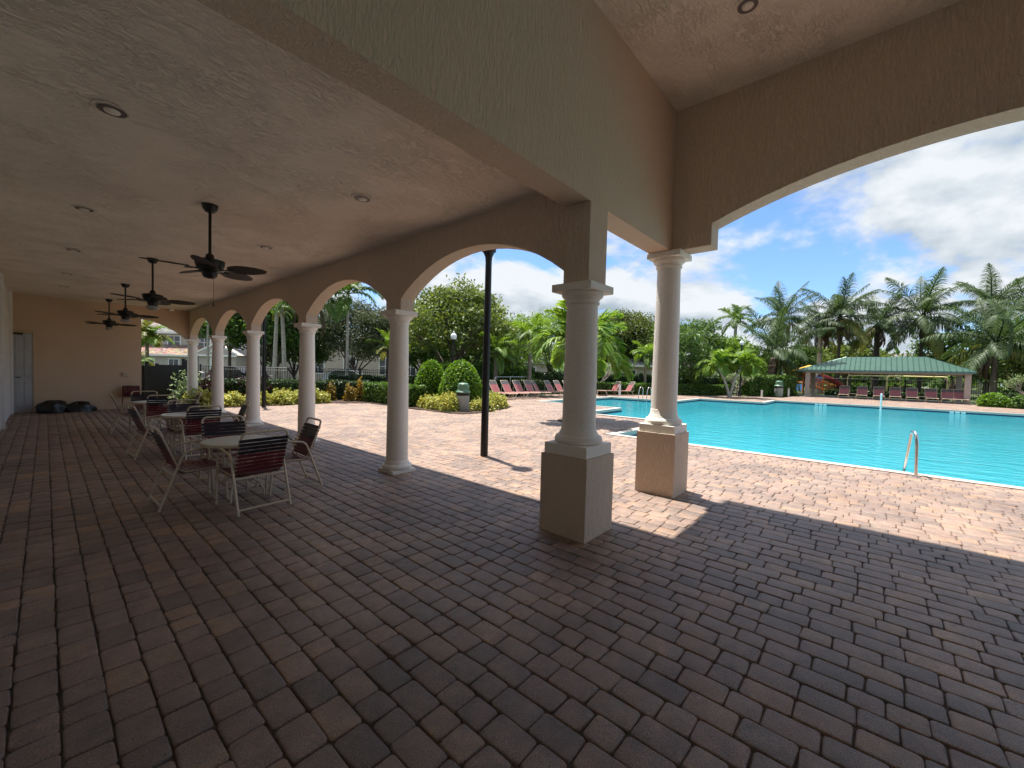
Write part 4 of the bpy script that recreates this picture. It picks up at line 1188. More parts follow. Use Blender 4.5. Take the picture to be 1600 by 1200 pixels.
for (x,y,h) in ((2.72,22.15,1.62),(3.07,22.35,1.55),(3.95,22.4,1.78)):
    MB().box(x-0.06,x+0.06,y-0.06,y+0.06,-0.05,h).build('post', M['black'], gate)
MB().box(3.96,4.42,22.30,22.5,0.05,1.72).build('lock_box', M['black'], gate)
MB().box(4.30,4.42,22.27,22.295,1.48,1.70).build('tag_plate', M['rust_tag'], gate)

# ------------------------------------------------------------------ trees on the street side
tree('branching_tree', 'large branching tree with olive green crown behind the round topiary', (19.9,23.1,-0.07), 4.65, (4.0,4.0,3.0), 'lf_ficus', 31, 190, 105, (0.27,0.12), 0.42, trunks=5, bark='bark', tr=0.14)
tree('feathery_tree', 'bright green feathery tree beside the first pedestal column', (29.3,21.3,-0.07), 4.2, (3.3,3.3,3.1), 'lf_bright', 32, 150, 95, (0.24,0.07), 0.40)
tree('feathery_tree', 'pale green feathery tree standing behind the grey trunk palm', (25.2,22.2,-0.07), 3.9, (2.0,2.0,2.4), 'lf_bright', 33, 60, 80, (0.22,0.07), 0.34)
tree('domed_tree', 'dense dark domed tree seen between the two pedestal columns', (56.0,27.6,-0.07), 5.6, (5.4,5.4,4.7), 'lf_dark', 34, 420, 150, (0.30,0.17), 0.62, tr=0.3)
tree('street_tree', 'dark leafy tree filling the third arch behind the double pale palm', (12.4,37.3,-0.07), 5.2, (3.4,3.4,3.7), 'lf_mid', 35, 190, 90, (0.34,0.18), 0.5, trunks=3, tr=0.12)
tree('street_tree', 'leafy green tree in front of the small gable porch', (10.8,42.8,-0.07), 5.6, (2.3,2.3,2.6), 'lf_mid', 36, 100, 75, (0.32,0.17), 0.36, tr=0.14)
tree('olive_tree', 'grey olive coloured tree with twin trunks behind the thin royal palm', (18.0,34.9,-0.07), 4.4, (3.4,3.4,3.2), 'lf_olive', 37, 190, 110, (0.24,0.10), 0.45, trunks=3, tr=0.12)
tree('olive_tree', 'grey olive coloured tree half hidden by the second arch column', (21.8,33.5,-0.07), 4.6, (2.7,2.7,2.9), 'lf_olive', 38, 130, 100, (0.24,0.10), 0.45, tr=0.13)

tree('street_tree', 'green tree behind the branching tree, left of the globe lamp', (23.5,31.5,-0.07), 3.6, (3.2,3.2,2.8), 'lf_mid', 131, 130, 90, (0.32,0.17), 0.45, tr=0.15)
tree('street_tree', 'green tree hiding the low house behind the black lamp post', (29.6,29.0,-0.07), 3.4, (3.0,3.0,2.8), 'lf_mid', 132, 120, 90, (0.32,0.17), 0.45, tr=0.15)
tree('street_tree', 'dark tree between the street and the cream house in the third arch', (14.6,38.6,-0.07), 3.2, (2.6,2.6,2.4), 'lf_mid', 133, 110, 80, (0.30,0.16), 0.42, tr=0.13)
hedge('green hedge behind the fence along the street lawn', (11.0,23.6),(26.0,23.4), 1.0, 1.05, 'lf_hedge_dark', 134, 200, (0.17,0.10))
hedge('leafy green screen behind the red lounger row', (15.5,20.4),(25.0,20.6), 1.6, 1.9, 'lf_hedge', 135, 220, (0.22,0.12))
# palms on the street side
palm('royal_palm', 'slender palm with thin pale trunk and hanging fronds in the second arch', (12.3,24.4,-0.05), 6.1, 2.3, 'royal', 41, 13, 'palm_pale', 0.085)
cp = palm('coconut_palm', 'palm with a dead brown hanging frond beside the third arch column', (10.0,24.4,-0.05), 6.0, 2.5, 'royal', 42, 11, 'palm_pale', 0.10)
for k,(az,ln) in enumerate(((-0.8,2.6),(2.6,2.3))):
    o = bpy.data.objects.new('dead_frond', fronds('dead')[0]); COL.objects.link(o); o.parent = cp
    o.location = (0,0,5.9); o.rotation_euler = (0,0,az); o.scale = (ln,ln,ln)
palm('christmas_palm', 'palm with two pale crossing trunks seen in the third arch', (9.9,28.2,-0.05), 5.0, 1.2, 'date', 43, 12, 'palm_pale', 0.12, trunks=[((0.15,-0.15),(0,0),5.3),((-0.35,0.2),(-0.2,0.25),5.0)])
palm('thin_palm', 'very thin young palm seen in the farthest arch', (7.85,36.5,-0.05), 4.7, 0.95, 'royal', 44, 10, 'palm_pale', 0.075)
palm('date_palm', 'short date palm with yellow green fronds half behind an arch column', (13.3,21.4,-0.05), 2.75, 1.35, 'date', 45, 22, 'palm_dark', 0.13)
palm('garden_palm', 'yellow green palm beyond the opening in the end wall', (4.15,33.5,-0.05), 3.1, 1.55, 'tropic', 46, 16, 'palm_trunk', 0.10)
palm('garden_palm', 'low green palm below the yellow green one at the end wall opening', (2.95,27.4,-0.05), 1.5, 0.8, 'tropic', 47, 12, 'palm_trunk', 0.08)
palm('foxtail_palm', 'bushy bright palm just past the black lamp post', (19.8,18.95,-0.05), 2.9, 1.75, 'feather', 48, 22, 'palm_trunk', 0.15)
palm('foxtail_palm', 'bushy bright palm with straight grey trunk behind the red loungers', (21.9,17.75,-0.05), 4.1, 1.95, 'feather', 49, 22, 'palm_trunk', 0.13)
palm('foxtail_palm', 'arching palm hidden behind the first pedestal column, fronds on both sides', (11.7,7.45,0.0), 2.45, 2.0, 'adonidia', 50, 20, 'palm_trunk', 0.10)
struct(sheet('palm_tree_ring', [(11.7+0.62*math.cos(a*PI/8), 7.45+0.62*math.sin(a*PI/8)) for a in range(16)], [], 0.012, M['mulch']))
palm('foxtail_palm', 'small bright palm beside the second pedestal column over the hedge', (32.6,14.2,-0.05), 3.2, 1.6, 'feather', 51, 18, 'palm_trunk', 0.11)

# ------------------------------------------------------------------ houses
def house(name, label, loc, rz, w, dpt, h, roofh, wall, roof, wins, lower=None, door=None, gable=None, over=0.5):
    t = thing(name, label, 'house', loc, rz)
    mb = MB().box(0,w,0,dpt,-0.1,h); mb.build('wall', M[wall], t)
    # hipped roof
    x0,x1,y0,y1 = -over,w+over,-over,dpt+over; rr = min(w,dpt)/2
    vs = [(x0,y0,h),(x1,y0,h),(x1,y1,h),(x0,y1,h),(x0+rr,(y0+y1)/2,h+roofh),(x1-rr,(y0+y1)/2,h+roofh)]
    MB().add(vs, [(0,1,5,4),(1,2,5),(2,3,4,5),(3,0,4),(3,2,1,0)]).build('roof', M[roof], t)
    MB().box(x0,x1,y0-0.02,y0+0.06,h-0.22,h+0.02).box(x0,x0+0.06,y0,y1,h-0.22,h+0.02).box(x1-0.06,x1,y0,y1,h-0.22,h+0.02).build('eave_board', M['trim_white'], t)
    for (wx, wz, ww, wh) in wins:
        fm = MB(); b = 0.12
        fm.box(wx-b,wx,-0.06,-0.003,wz-b,wz+wh+b).box(wx+ww,wx+ww+b,-0.06,-0.003,wz-b,wz+wh+b).box(wx,wx+ww,-0.06,-0.003,wz-b,wz).box(wx,wx+ww,-0.06,-0.003,wz+wh,wz+wh+b)
        fm.box(wx+ww/2-0.03,wx+ww/2+0.03,-0.045,-0.003,wz,wz+wh).box(wx,wx+ww/2-0.03,-0.04,-0.003,wz+wh/2-0.025,wz+wh/2+0.025).box(wx+ww/2+0.03,wx+ww,-0.04,-0.003,wz+wh/2-0.025,wz+wh/2+0.025)
        f = fm.build('window', M['trim_white'], t)
        MB().box(wx,wx+ww,-0.02,-0.002,wz,wz+wh).build('pane', M['glass'], f)
    if lower:
        (lx0,lx1,ld,lh,lr) = lower
        MB().box(lx0,lx1,-ld,-0.004,-0.1,lh).build('porch_wall', M[wall], t)
        vs = [(lx0-0.4,-ld-0.4,lh),(lx1+0.4,-ld-0.4,lh),(lx1+0.4,-0.004,lh+lr),(lx0-0.4,-0.004,lh+lr),(lx0-0.4,-0.004,lh),(lx1+0.4,-0.004,lh)]
        MB().add(vs,[(0,1,2,3),(0,4,5,1),(0,3,4),(1,5,2),(3,2,5,4)]).build('porch_roof', M['tile_clay'], t)
        MB().box(lx0-0.42,lx1+0.42,-ld-0.44,-ld-0.405,lh-0.16,lh+0.04).build('porch_eave', M['trim_white'], t)
        k = int((lx1-lx0)/2.6)
        for i in range(k):
            wx = lx0 + 0.9 + i*2.6
            fm = MB().box(wx-0.1,wx+1.1,-ld-0.05,-ld-0.003,0.75,2.15)
            f = fm.build('window', M['trim_white'], t)
            MB().box(wx,wx+0.47,-ld-0.062,-ld-0.052,0.85,2.05).box(wx+0.53,wx+1.0,-ld-0.062,-ld-0.052,0.85,2.05).build('pane', M['glass'], f)
    if gable:
        (gx0,gx1,gd,gh,gr) = gable; gm = (gx0+gx1)/2
        MB().box(gx0,gx1,-gd,-0.006,-0.1,gh).build('porch_wall', M[wall], t)
        MB().prism([(gx0-0.3,gh),(gx1+0.3,gh),(gm,gh+gr)],'y',-gd-0.3,-0.007).build('gable_roof', M['house_beige'], t)
        MB().prism([(gx0-0.3,gh+0.003),(gx0-0.3,gh-0.2),(gx1+0.3,gh-0.2),(gx1+0.3,gh+0.003)],'y',-gd-0.36,-gd-0.302).prism([(gx0-0.35,gh),(gx0-0.35,gh+0.2),(gm,gh+gr+0.2),(gx1+0.35,gh+0.2),(gx1+0.35,gh),(gm,gh+gr)],'y',-gd-0.37,-gd-0.3).build('gable_trim', M['trim_white'], t)
        MB().prism([(gm+0.55*math.cos(a*PI/10), gh+0.28+0.5*math.sin(a*PI/10)) for a in range(11)],'y',-gd-0.34,-gd-0.302).build('fanlight', M['trim_white'], t)
        f = MB().box(gm-0.75,gm+0.75,-gd-0.05,-gd-0.003,-0.05,2.45).build('entry_door', M['trim_white'], t)
        MB().box(gm-0.55,gm+0.55,-gd-0.065,-gd-0.052,0.0,2.25).build('door_panel', M['glass'], f)
    return t
hz = math.atan2(56.0-67.3, 17.5-7.5)
house('town_house', 'two storey beige house with grey roof and white windows seen past the far arches', (4.6,69.0,-0.07), hz+0.10, 19.0, 9.0, 5.35, 2.3, 'house_beige', 'tile_grey',
      [(1.4,3.55,1.3,1.3),(4.1,3.55,1.3,1.3),(7.2,3.55,1.3,1.3),(10.6,3.55,1.3,1.3),(14.2,3.55,1.3,1.3)], (0.2,10.8,2.4,2.55,1.3), None, (12.2,16.2,2.6,2.7,1.25))
house('town_house', 'pale beige house behind the olive tree with a white framed window', (19.5,51.0,-0.07), -0.72, 15.0, 9.0, 4.6, 2.0, 'house_cream', 'tile_grey',
      [(1.8,0.9,1.3,1.9),(5.4,0.9,1.3,1.9),(9.5,0.9,1.3,1.9),(12.5,0.9,1.2,1.9)])
house('town_house', 'low beige house glimpsed behind the branching tree and the lamp post', (33.0,34.2,-0.07), -0.62, 9.0, 8.0, 2.9, 1.9, 'house_cream', 'tile_grey', [(1.5,0.9,1.2,1.3),(5.5,0.9,1.2,1.3)])
house('town_house', 'beige house glimpsed above the hedge between the two pedestal columns', (49.5,25.6,-0.07), -0.72, 11.0, 8.0, 2.9, 1.8, 'house_cream', 'tile_grey', [(1.5,0.9,1.2,1.3),(5.0,0.9,1.2,1.3),(8.5,0.9,1.2,1.3)])
house('town_house', 'cream house wall behind the playground and the pavilion', (92.5,9.0,-0.07), -1.35, 22.0, 9.0, 4.2, 2.4, 'house_cream', 'tile_grey', [(2.5,1.0,1.4,1.5),(6.5,1.0,1.4,1.5),(11.0,1.0,1.4,1.5),(16.0,1.0,1.4,1.5)])

# parked cars
def car(label, loc, rz, paint):
    t = thing('parked_car', label, 'car', loc, rz, None)
    prof_ = [(-2.15,0.35),(2.15,0.35),(2.2,0.62),(2.05,0.78),(1.15,0.90),(0.45,1.38),(-1.1,1.42),(-1.85,1.0),(-2.15,0.92)]
    MB().prism(prof_,'y',-0.85,0.85).build('body', M[paint], t, None, 0.05)
    MB().prism([(0.98,0.93),(0.42,1.31),(-1.05,1.35),(-1.62,1.0)],'y',-0.862,-0.852).prism([(0.98,0.93),(0.42,1.31),(-1.05,1.35),(-1.62,1.0)],'y',0.852,0.862).build('side_window', M['glass'], t)
    for x in (-1.35,1.35):
        for y in (-0.8,0.8):
            w = MB().tube([(x,y-0.1,0.33),(x,y+0.1,0.33)],0.33,18).build('wheel', M['tyre'], t, 40)
            MB().tube([(x,y-0.11,0.33),(x,y+0.11,0.33)],0.19,14).build('rim', M['steel'], w, 40)
car('dark car parked on the street in front of the gable porch house', (11.7,44.6,-0.05), -0.8, 'car_dark')
car('white car parked on the street behind the fence and the thin palm', (17.9,34.8,-0.05), -0.8, 'car_white')

# ------------------------------------------------------------------ pool side things
def lounger(label, loc, rz, flat=False, group='red strap loungers around the pool'):
    """origin below the hips; feet towards +Y, head towards -Y"""
    t = thing('sun_lounger', label, 'sun lounger', loc, rz, group)
    hw = 0.31
    fr = MB()
    for sx in (-1,1): fr.tube([(sx*hw,-0.45,0.34),(sx*hw,1.28,0.34)],0.018,8)
    fr.tube([(-hw,1.28,0.34),(hw,1.28,0.34)],0.018,8)
    fr.build('frame', M['frame'], t, 60)
    for y in (-0.25,0.85):
        pts = smooth_path([(-hw-0.06,y-0.16,0.0),(-hw,y,0.33),(hw,y,0.33),(hw+0.06,y-0.16,0.0)],0.12)
        MB().tube(pts,0.018,8).build('leg', M['frame'], t, 60)
    ms = MB()
    for i in range(12): strap(ms,(-hw,-0.05+i*0.11,0.362),(hw,-0.05+i*0.11,0.362),(0,1,0),0.09,0.006,0.03)
    ms.build('seat', M['lounge_red'], t)
    b = part('backrest', t, (0,-0.12,0.355)); 
    ang = 0.05 if flat else R(58)
    b.rotation_euler = (-ang, 0, 0)
    MB().tube(smooth_path([(-hw,0,0),(-hw,-0.80,0),(hw,-0.80,0),(hw,0,0)],0.08),0.018,8).build('back_frame', M['frame'], b, 60)
    m1 = MB(); m2 = MB()
    for i in range(9): strap(m1 if i < 6 else m2,(-hw,-0.05-i*0.085,0.012),(hw,-0.05-i*0.085,0.012),(0,1,0),0.075,0.006,0.0)
    m1.build('back_strap_panel', M['lounge_red'], b); m2.build('head_strap_panel', M['lounge_grey'], b)
    if not flat: MB().tube([(-hw,-0.42,0.30),(-hw,-0.42,0.72)],0.012,6).tube([(hw,-0.42,0.30),(hw,-0.42,0.72)],0.012,6).build('prop', M['frame'], t, 60)
    return t
L0 = lounger('red strap lounger at the shrub end of the row by the palms', (17.5,16.5,0), PI)
nth = ['second','third','fourth','fifth, turned square','sixth','seventh','eighth']
for i in range(7):
    dup(L0, (18.55+i*1.02, 16.5-0.05*i+(0.25 if i==3 else 0), 0), PI + (0.35 if i == 3 else 0.03*math.sin(i*5)), f'red strap lounger, {nth[i]} from the shrub end of the row by the palms')
# row under the pavilion edge
pav_d = Vector((0.0, -1.0)); pav_n = Vector((pav_d.y, -pav_d.x)) # towards the pool
prz = math.atan2(pav_d.y, pav_d.x)
px_w = [1316.0,1342.0,1366.0,1390.0]
fracs = [2.65,3.85,4.93,5.95,6.95,8.05,8.95,9.62]
nth2 = ['first from the hedge side post','second from the hedge side post','third from the hedge side post','fourth, behind the white pole','fifth, before the second side table','sixth, after the second side table','seventh from the hedge side post','last, beside the palm covered post']
for i, s_ in enumerate(fracs):
    p = Vector((46.5,4.71)) + pav_d*s_
    q = p + pav_n*(-0.15)
    L = dup(L0, (q.x, q.y, 0), math.atan2(pav_n.y, pav_n.x) - PI/2 + random.uniform(-0.03,0.03), f'red lounger facing the pool under the green roof, {nth2[i]}')
    L.scale = (1.08,1.0,1.05)
def side_table(loc, rz, label):
    t = thing('side_table', label, 'side table', loc, rz, 'cream side tables between the loungers')
    MB().box(-0.3,0.3,-0.25,0.25,0.42,0.45).build('table_top', M['frame'], t, None, 0.008)
    for x in (-1,1):
        for y in (-1,1): MB().tube([(x*0.27,y*0.22,0.42),(x*0.29,y*0.23,0.0)],0.018,8).build('leg', M['frame'], t, 60)
for s_, lab in ((3.22,'cream side table between the first two loungers under the pavilion'),(7.5,'cream side table between the fifth and sixth loungers under the pavilion')):
    p = Vector((46.5,4.71)) + pav_d*s_ + pav_n*(0.2)
    side_table((p.x,p.y,0), prz, lab)
# pair by the far corner and one folded flat
dup(L0, (28.4,14.9,0), R(62), 'red strap lounger by the pool ladder, nearer the white stake')
dup(L0, (29.3,14.2,0), R(58), 'red strap lounger by the pool ladder, next to the second pedestal column')
lounger('lounger lying flat on the deck past the first pedestal column', (27.2,15.1,0), R(-60), True, None)

# grab rail in front, ladder, white pole, stakes
gr = thing('grab_rail', 'stainless steel grab rail arching from the brick deck into the pool', 'handrail', (0,0,0))
MB().tube(smooth_path([(9.64,-0.565,0.0),(9.66,-0.555,0.60),(9.72,-0.54,0.74),(9.86,-0.50,0.75),(10.10,-0.44,0.05),(10.26,-0.40,-0.55)],0.09),0.024,14).build('rail', M['steel'], gr, 60)
MB().lathe([(0.045,0.0),(0.045,0.012),(0.028,0.02)],16,(9.64,-0.565,0.0)).build('flange', M['steel'], gr, 40)
ld = thing('pool_ladder', 'steel pool ladder with two curved rails at the far corner', 'pool ladder', (26.0,11.4,0), 0)
for y in (-0.28,0.28):
    MB().tube(smooth_path([(0.55,y,0.0),(0.55,y,0.75),(0.1,y,0.82),(-0.12,y,0.4),(-0.12,y,-0.9)],0.16),0.024,10).build('rail', M['steel'], ld, 60)
for z in (-0.35,-0.65): MB().box(-0.17,-0.08,-0.26,0.26,z,z+0.03).build('tread', M['white'], ld)
wp = thing('white_pole', 'thin white pole standing in the pool near the far edge', 'pole', (33.0,-0.28,-0.17))
MB().tube([(0,0,-1.2),(0,0,0.95)],0.045,12).build('shaft', M['white'], wp, 40)
MB().lathe([(0.05,0.95),(0.05,0.99),(0.01,1.02)],12).build('cap', M['white'], wp, 40)
def stake(loc, h, label):
    t = thing('deck_stake', label, 'stake', loc)
    MB().box(-0.06,0.06,-0.06,0.06,0,h).build('shaft', M['white'], t, None, 0.01)
    MB().box(-0.07,0.07,-0.07,0.07,h,h+0.03).build('cap', M['white'], t)
stake((28.0,14.1,0), 0.80, 'short white stake by the two loungers near the ladder')
stake((39.6,7.1,0), 0.55, 'short white stake in front of the tall hedge left of the bin')
stake((43.6,5.75,0), 0.66, 'short white stake right of the bin by the pavilion')
for k,(x,y,rz,lab) in enumerate(((34.88,2.75,0.0,'white depth marker tile on the far pool edge, hedge side'),(34.88,-3.6,0.0,'white depth marker tile on the far pool edge, palm side'))):
    t = thing('depth_marker', lab, 'tile marker', (x,y,-0.05), rz)
    mb = MB()
    for i in range(3): mb.box(-0.075,-0.06,-0.32+i*0.23,-0.14+i*0.23,-0.11,0.0)
    mb.build('tile', M['white'], t)
hr2 = thing('tube_railing', 'grey tube railing behind the row of red loungers', 'railing')
MB().tube(smooth_path([(18.9,18.3,0.0),(19.0,18.2,1.22),(22.2,17.9,1.24),(22.25,17.9,0)],0.15),0.03,10).tube([(20.3,18.07,0),(20.3,18.07,1.22)],0.03,8).build('rail', M['steel'], hr2, 60)

# hedges round the far side
hedge('low bright hedge along the far deck from the ladder to the bare branched tree', (27.0,17.3),(39.0,9.6), 1.0, 0.85, 'lf_hedge', 71, 260, (0.17,0.10))
hedge('tall dark hedge behind the low bright one', (25.5,20.0),(42.0,10.2), 1.0, 1.55, 'lf_hedge_dark', 72, 160, (0.20,0.12))
hedge('tall square dark green hedge behind the second bin', (40.6,8.6),(46.2,6.0), 1.2, 1.75, 'lf_hedge', 73, 240, (0.17,0.10))
hedge('dark hedge along the back of the red lounger row', (15.3,18.6),(24.5,18.9), 0.9, 0.95, 'lf_hedge_dark', 74, 260, (0.15,0.08))
bush('garden_shrub', 'small light green plant between the bin and the pavilion post', 'shrub', (45.6,5.9,0), (0.7,0.6,1.0), 'lf_hedge', 101, 420, (0.22,0.08))
bush('clipped_shrub', 'square bright green shrub just past the palm covered pavilion post', 'shrub', (43.4,-6.15,0), (0.85,0.85,0.98), 'lf_ball', 102, 1700, (0.15,0.09), None, True)
bush('clipped_shrub', 'round dark green shrub under the umbrella shaped tree', 'shrub', (42.6,-7.35,0), (0.75,0.75,0.9), 'lf_hedge', 103, 1500, (0.15,0.09), None, True)
stuff(bush('ground_cover', 'dark leafy ground cover behind the pavilion', 'ground cover', (58.0,-12.0,0), (9.0,4.0,1.4), 'lf_hedge_dark', 104, 2500, (0.4,0.2)))

# small trees by the pool
def frangipani(label, loc, h, seed, n=9):
    rng = np.random.default_rng(seed)
    t = thing('frangipani_tree', label, 'tree', loc)
    mb = MB(); P = []; D = []
    mb.tube([(0,0,-0.1),(0.03,0,h*0.3)],[0.07,0.06],8)
    for k in range(n):
        a = 2*PI*k/n + rng.uniform(-.3,.3); r_ = h*rng.uniform(0.35,0.65)
        m1 = Vector((r_*0.55*math.cos(a), r_*0.55*math.sin(a), h*0.55)); e = Vector((r_*math.cos(a), r_*math.sin(a), h*rng.uniform(0.75,1.0)))
        mb.tube([(0.03,0,h*0.28), m1, e],[0.045,0.035,0.02],6)
        e2 = m1 + Vector((rng.normal()*0.2, rng.normal()*0.2, h*0.35)); mb.tube([m1,(m1+e2)/2,e2],[0.03,0.025,0.018],6)
        for tip in (e,e2):
            q = rng.normal(size=(34,3))*np.array([0.20,0.20,0.12])*h/2; P.append(np.array(tip)+q); D.append(q/np.linalg.norm(q,axis=1,keepdims=True))
    mb.build('trunk', M['bark_grey'], t, 60)
    V, F = leaf_quads(np.concatenate(P), np.concatenate(D), 0.24, 0.08, rng)
    mesh_np('crown', V, F, M['lf_frang'], t)
frangipani('pale leaved frangipani behind the two loungers near the ladder', (28.6,16.2,0), 2.5, 1)
frangipani('bare branched frangipani between the double palm and the hedge', (39.3,8.9,0), 1.95, 2, 7)
frangipani('umbrella shaped frangipani at the right of the green pavilion', (46.2,-8.2,0), 2.2, 3, 9)
palm('double_palm', 'christmas palm with two pale trunks in a V at the far pool edge', (35.6,8.6,0.0), 2.5, 1.9, 'adonidia', 52, 17, 'palm_pale', 0.09, trunks=[((0,0),(-0.65,0.75),2.45),((0.05,-0.05),(0.55,-0.6),2.5)])
tree('shaggy_tree', 'dark green shaggy tree with leaning stems right of the second pedestal column', (36.2,12.6,-0.05), 3.3, (1.9,1.9,2.6), 'lf_mid', 61, 60, 70, (0.50,0.09), 0.38, trunks=3, tr=0.09, lower=-0.9)
tree('garden_tree', 'mid green tree behind the double palm', (45.5,15.4,-0.07), 4.4, (3.8,3.8,3.2), 'lf_mid', 62, 110, 80, (0.42,0.14), 0.5, tr=0.2)
tree('garden_tree', 'yellow green tree between the shaggy tree and the lamp globe', (47.0,11.2,-0.07), 3.5, (2.5,2.5,2.2), 'lf_bright', 63, 60, 70, (0.40,0.16), 0.4, tr=0.16)
palm('royal_palm', 'royal palm crown rising behind the green trees right of the second column', (53.3,12.5,-0.05), 8.3, 2.4, 'royal', 53, 12, 'palm_pale', 0.2)
tree('garden_tree', 'round green tree behind the coconut palms beside the hedge', (70.0,9.2,-0.07), 3.6, (4.0,4.0,2.6), 'lf_mid', 64, 70, 80, (0.45,0.22), 0.55, tr=0.2)
tree('garden_tree', 'yellowish tree behind the playground roof', (84.0,3.6,-0.07), 4.6, (4.6,4.6,3.0), 'lf_ficus', 65, 80, 80, (0.5,0.25), 0.6, tr=0.2)
tree('garden_tree', 'dark tree behind the pavilion, at its palm side end', (72.0,-7.0,-0.07), 4.2, (4.2,4.2,3.6), 'lf_mid', 66, 90, 85, (0.45,0.2), 0.55, tr=0.2)
tree('garden_tree', 'dark green tree at the edge past the bushy coconut palm', (62.0,-12.0,-0.07), 4.2, (4.4,4.4,3.9), 'lf_mid', 67, 110, 85, (0.40,0.18), 0.55, tr=0.2)
tree('garden_tree', 'low dark tree behind the umbrella shaped frangipani', (52.0,-10.6,-0.07), 2.4, (2.6,2.6,2.2), 'lf_dark', 68, 60, 80, (0.35,0.15), 0.45, tr=0.14)

# coconut palms round the pavilion
palm('coconut_palm', 'tall coconut palm behind the leaning low one beside the hedge', (55.5,8.2,-0.05), 8.4, 4.5, 'coco', 111, 24, 'palm_trunk', 0.16)
palm('coconut_palm', 'low coconut palm with wide fronds above the second bin', (48.6,7.75,-0.05), 4.2, 4.9, 'coco', 112, 24, 'palm_dark', 0.2)
palm('coconut_palm', 'tall coconut palm above the ridge end of the green roof', (63.2,3.5,-0.05), 9.2, 5.2, 'coco', 113, 26, 'palm_dark', 0.16)
palm('coconut_palm', 'coconut palm with smooth grey trunk left of the green roof ridge', (64.0,5.4,-0.05), 8.2, 4.6, 'coco', 114, 22, 'palm_pale', 0.26)
palm('coconut_palm', 'dark bushy coconut palm over the middle of the green roof', (68.0,0.1,-0.05), 8.6, 4.6, 'coco', 115, 24, 'palm_dark', 0.3)
palm('coconut_palm', 'tall coconut palm with thin dark trunk over the palm side of the green roof', (67.6,-3.8,-0.05), 9.2, 5.5, 'coco', 116, 26, 'palm_dark', 0.17)
palm('coconut_palm', 'big bright coconut palm whose fronds hang over the pavilion corner', (52.0,-7.3,-0.05), 5.0, 4.9, 'coco', 117, 26, 'palm_trunk', 0.2)
palm('coconut_palm', 'tall coconut palm behind the big bright one at the pavilion corner', (70.0,-9.3,-0.05), 10.4, 4.6, 'coco', 118, 22, 'palm_trunk', 0.2)
palm('coconut_palm', 'coconut palm at the far edge beyond the big bright one', (66.0,-11.3,-0.05), 8.6, 4.5, 'coco', 119, 20, 'palm_trunk', 0.2)

# ------------------------------------------------------------------ green roofed pavilion
pv = thing('pool_pavilion', 'open poolside pavilion with green standing seam metal roof on beige posts', 'pavilion')
def pavp(s, dd, z): # s along the front, dd back from the pool, z up
    p = Vector((46.5,4.71)) + pav_d*s - pav_n*dd
    return (p.x, p.y, z)
for s in (0.0, 9.95):
    for dd in (0.0, 4.3):
        x, y, _ = pavp(s, dd, 0)
        q = MB().box(-0.17,0.17,-0.17,0.17,-0.03,2.42).build('post', M['post_stucco'], pv, None, 0.01); q.location = (x,y,0); q.rotation_euler = (0,0,prz)
EV = 2.46
SA, SB, DA, DB, R1, R2, DM, RZ = -0.72, 10.30, -0.45, 4.85, 2.6, 7.75, 2.2, 3.70
c0 = [pavp(SA,DA,EV),pavp(SB,DA,EV),pavp(SB,DB,EV),pavp(SA,DB,EV),pavp(R1,DM,RZ),pavp(R2,DM,RZ)]
rf = MB().add(c0,[(0,1,5,4),(1,2,5),(2,3,4,5),(3,0,4),(3,2,1,0)]).build('roof', M['green_roof'], pv)
mb = MB()
def seam(a, b):
    a = Vector(a); b = Vector(b); mb.tube([a+Vector((0,0,0.02)), b+Vector((0,0,0.02))], 0.032, 4)
for i in range(1, 33):
    q_ = SA + (SB-SA)*i/33
    k = (q_-SA)/(R1-SA) if q_ < R1 else (SB-q_)/(SB-R2) if q_ > R2 else 1.0
    seam(pavp(q_,DA,EV), pavp(q_,DA+(DM-DA)*k,EV+(RZ-EV)*k))
for i in range(1, 14):
    dd = DA + (DB-DA)*i/14; k = (dd-DA)/(DM-DA) if dd < DM else (DB-dd)/(DB-DM)
    seam(pavp(SA,dd,EV), pavp(SA+(R1-SA)*k,dd,EV+(RZ-EV)*k)); seam(pavp(SB,dd,EV), pavp(SB-(SB-R2)*k,dd,EV+(RZ-EV)*k))
mb.build('seam', M['green_roof'], rf)
mb = MB()
for (a, b) in ((c0[0],c0[1]),(c0[1],c0[2]),(c0[2],c0[3]),(c0[3],c0[0])):
    a = Vector(a); b = Vector(b); ax = (b-a).normalized(); nx = Vector((-ax.y,ax.x,0))*0.03
    vs = [a-nx-Vector((0,0,.16)),b-nx-Vector((0,0,.16)),b+nx-Vector((0,0,.16)),a+nx-Vector((0,0,.16)),a-nx,b-nx,b+nx,a+nx]
    mb.add(vs,[(0,3,2,1),(4,5,6,7),(0,1,5,4),(1,2,6,5),(2,3,7,6),(3,0,4,7)])
mb.build('fascia', M['teal'], pv)
mb = MB()
for dd in (0.0, 4.3):
    a = Vector(pavp(-0.25,dd-0.12,2.20)); b = Vector(pavp(10.15,dd-0.12,2.20)); c = Vector(pavp(10.15,dd+0.12,2.20)); d_ = Vector(pavp(-0.25,dd+0.12,2.20)); up = Vector((0,0,0.23))
    mb.add([a,b,c,d_,a+up,b+up,c+up,d_+up],[(0,3,2,1),(4,5,6,7),(0,1,5,4),(1,2,6,5),(2,3,7,6),(3,0,4,7)])
mb.build('beam', M['post_stucco'], pv)

a_ = pavp(-1.0,6.6,0); b_ = pavp(14.5,6.6,0)
fence_run('picket_fence', 'black metal picket fence between the pavilion and the playground', [(a_[0],a_[1]),(b_[0],b_[1])], 1.75, 0.13, thick=0.014)
hedge('low dark shrubs under the pavilion fence', pavp(0.9,6.0,0)[:2], pavp(9.6,6.0,0)[:2], 0.7, 0.55, 'lf_hedge_dark', 75, 120, (0.2,0.1))

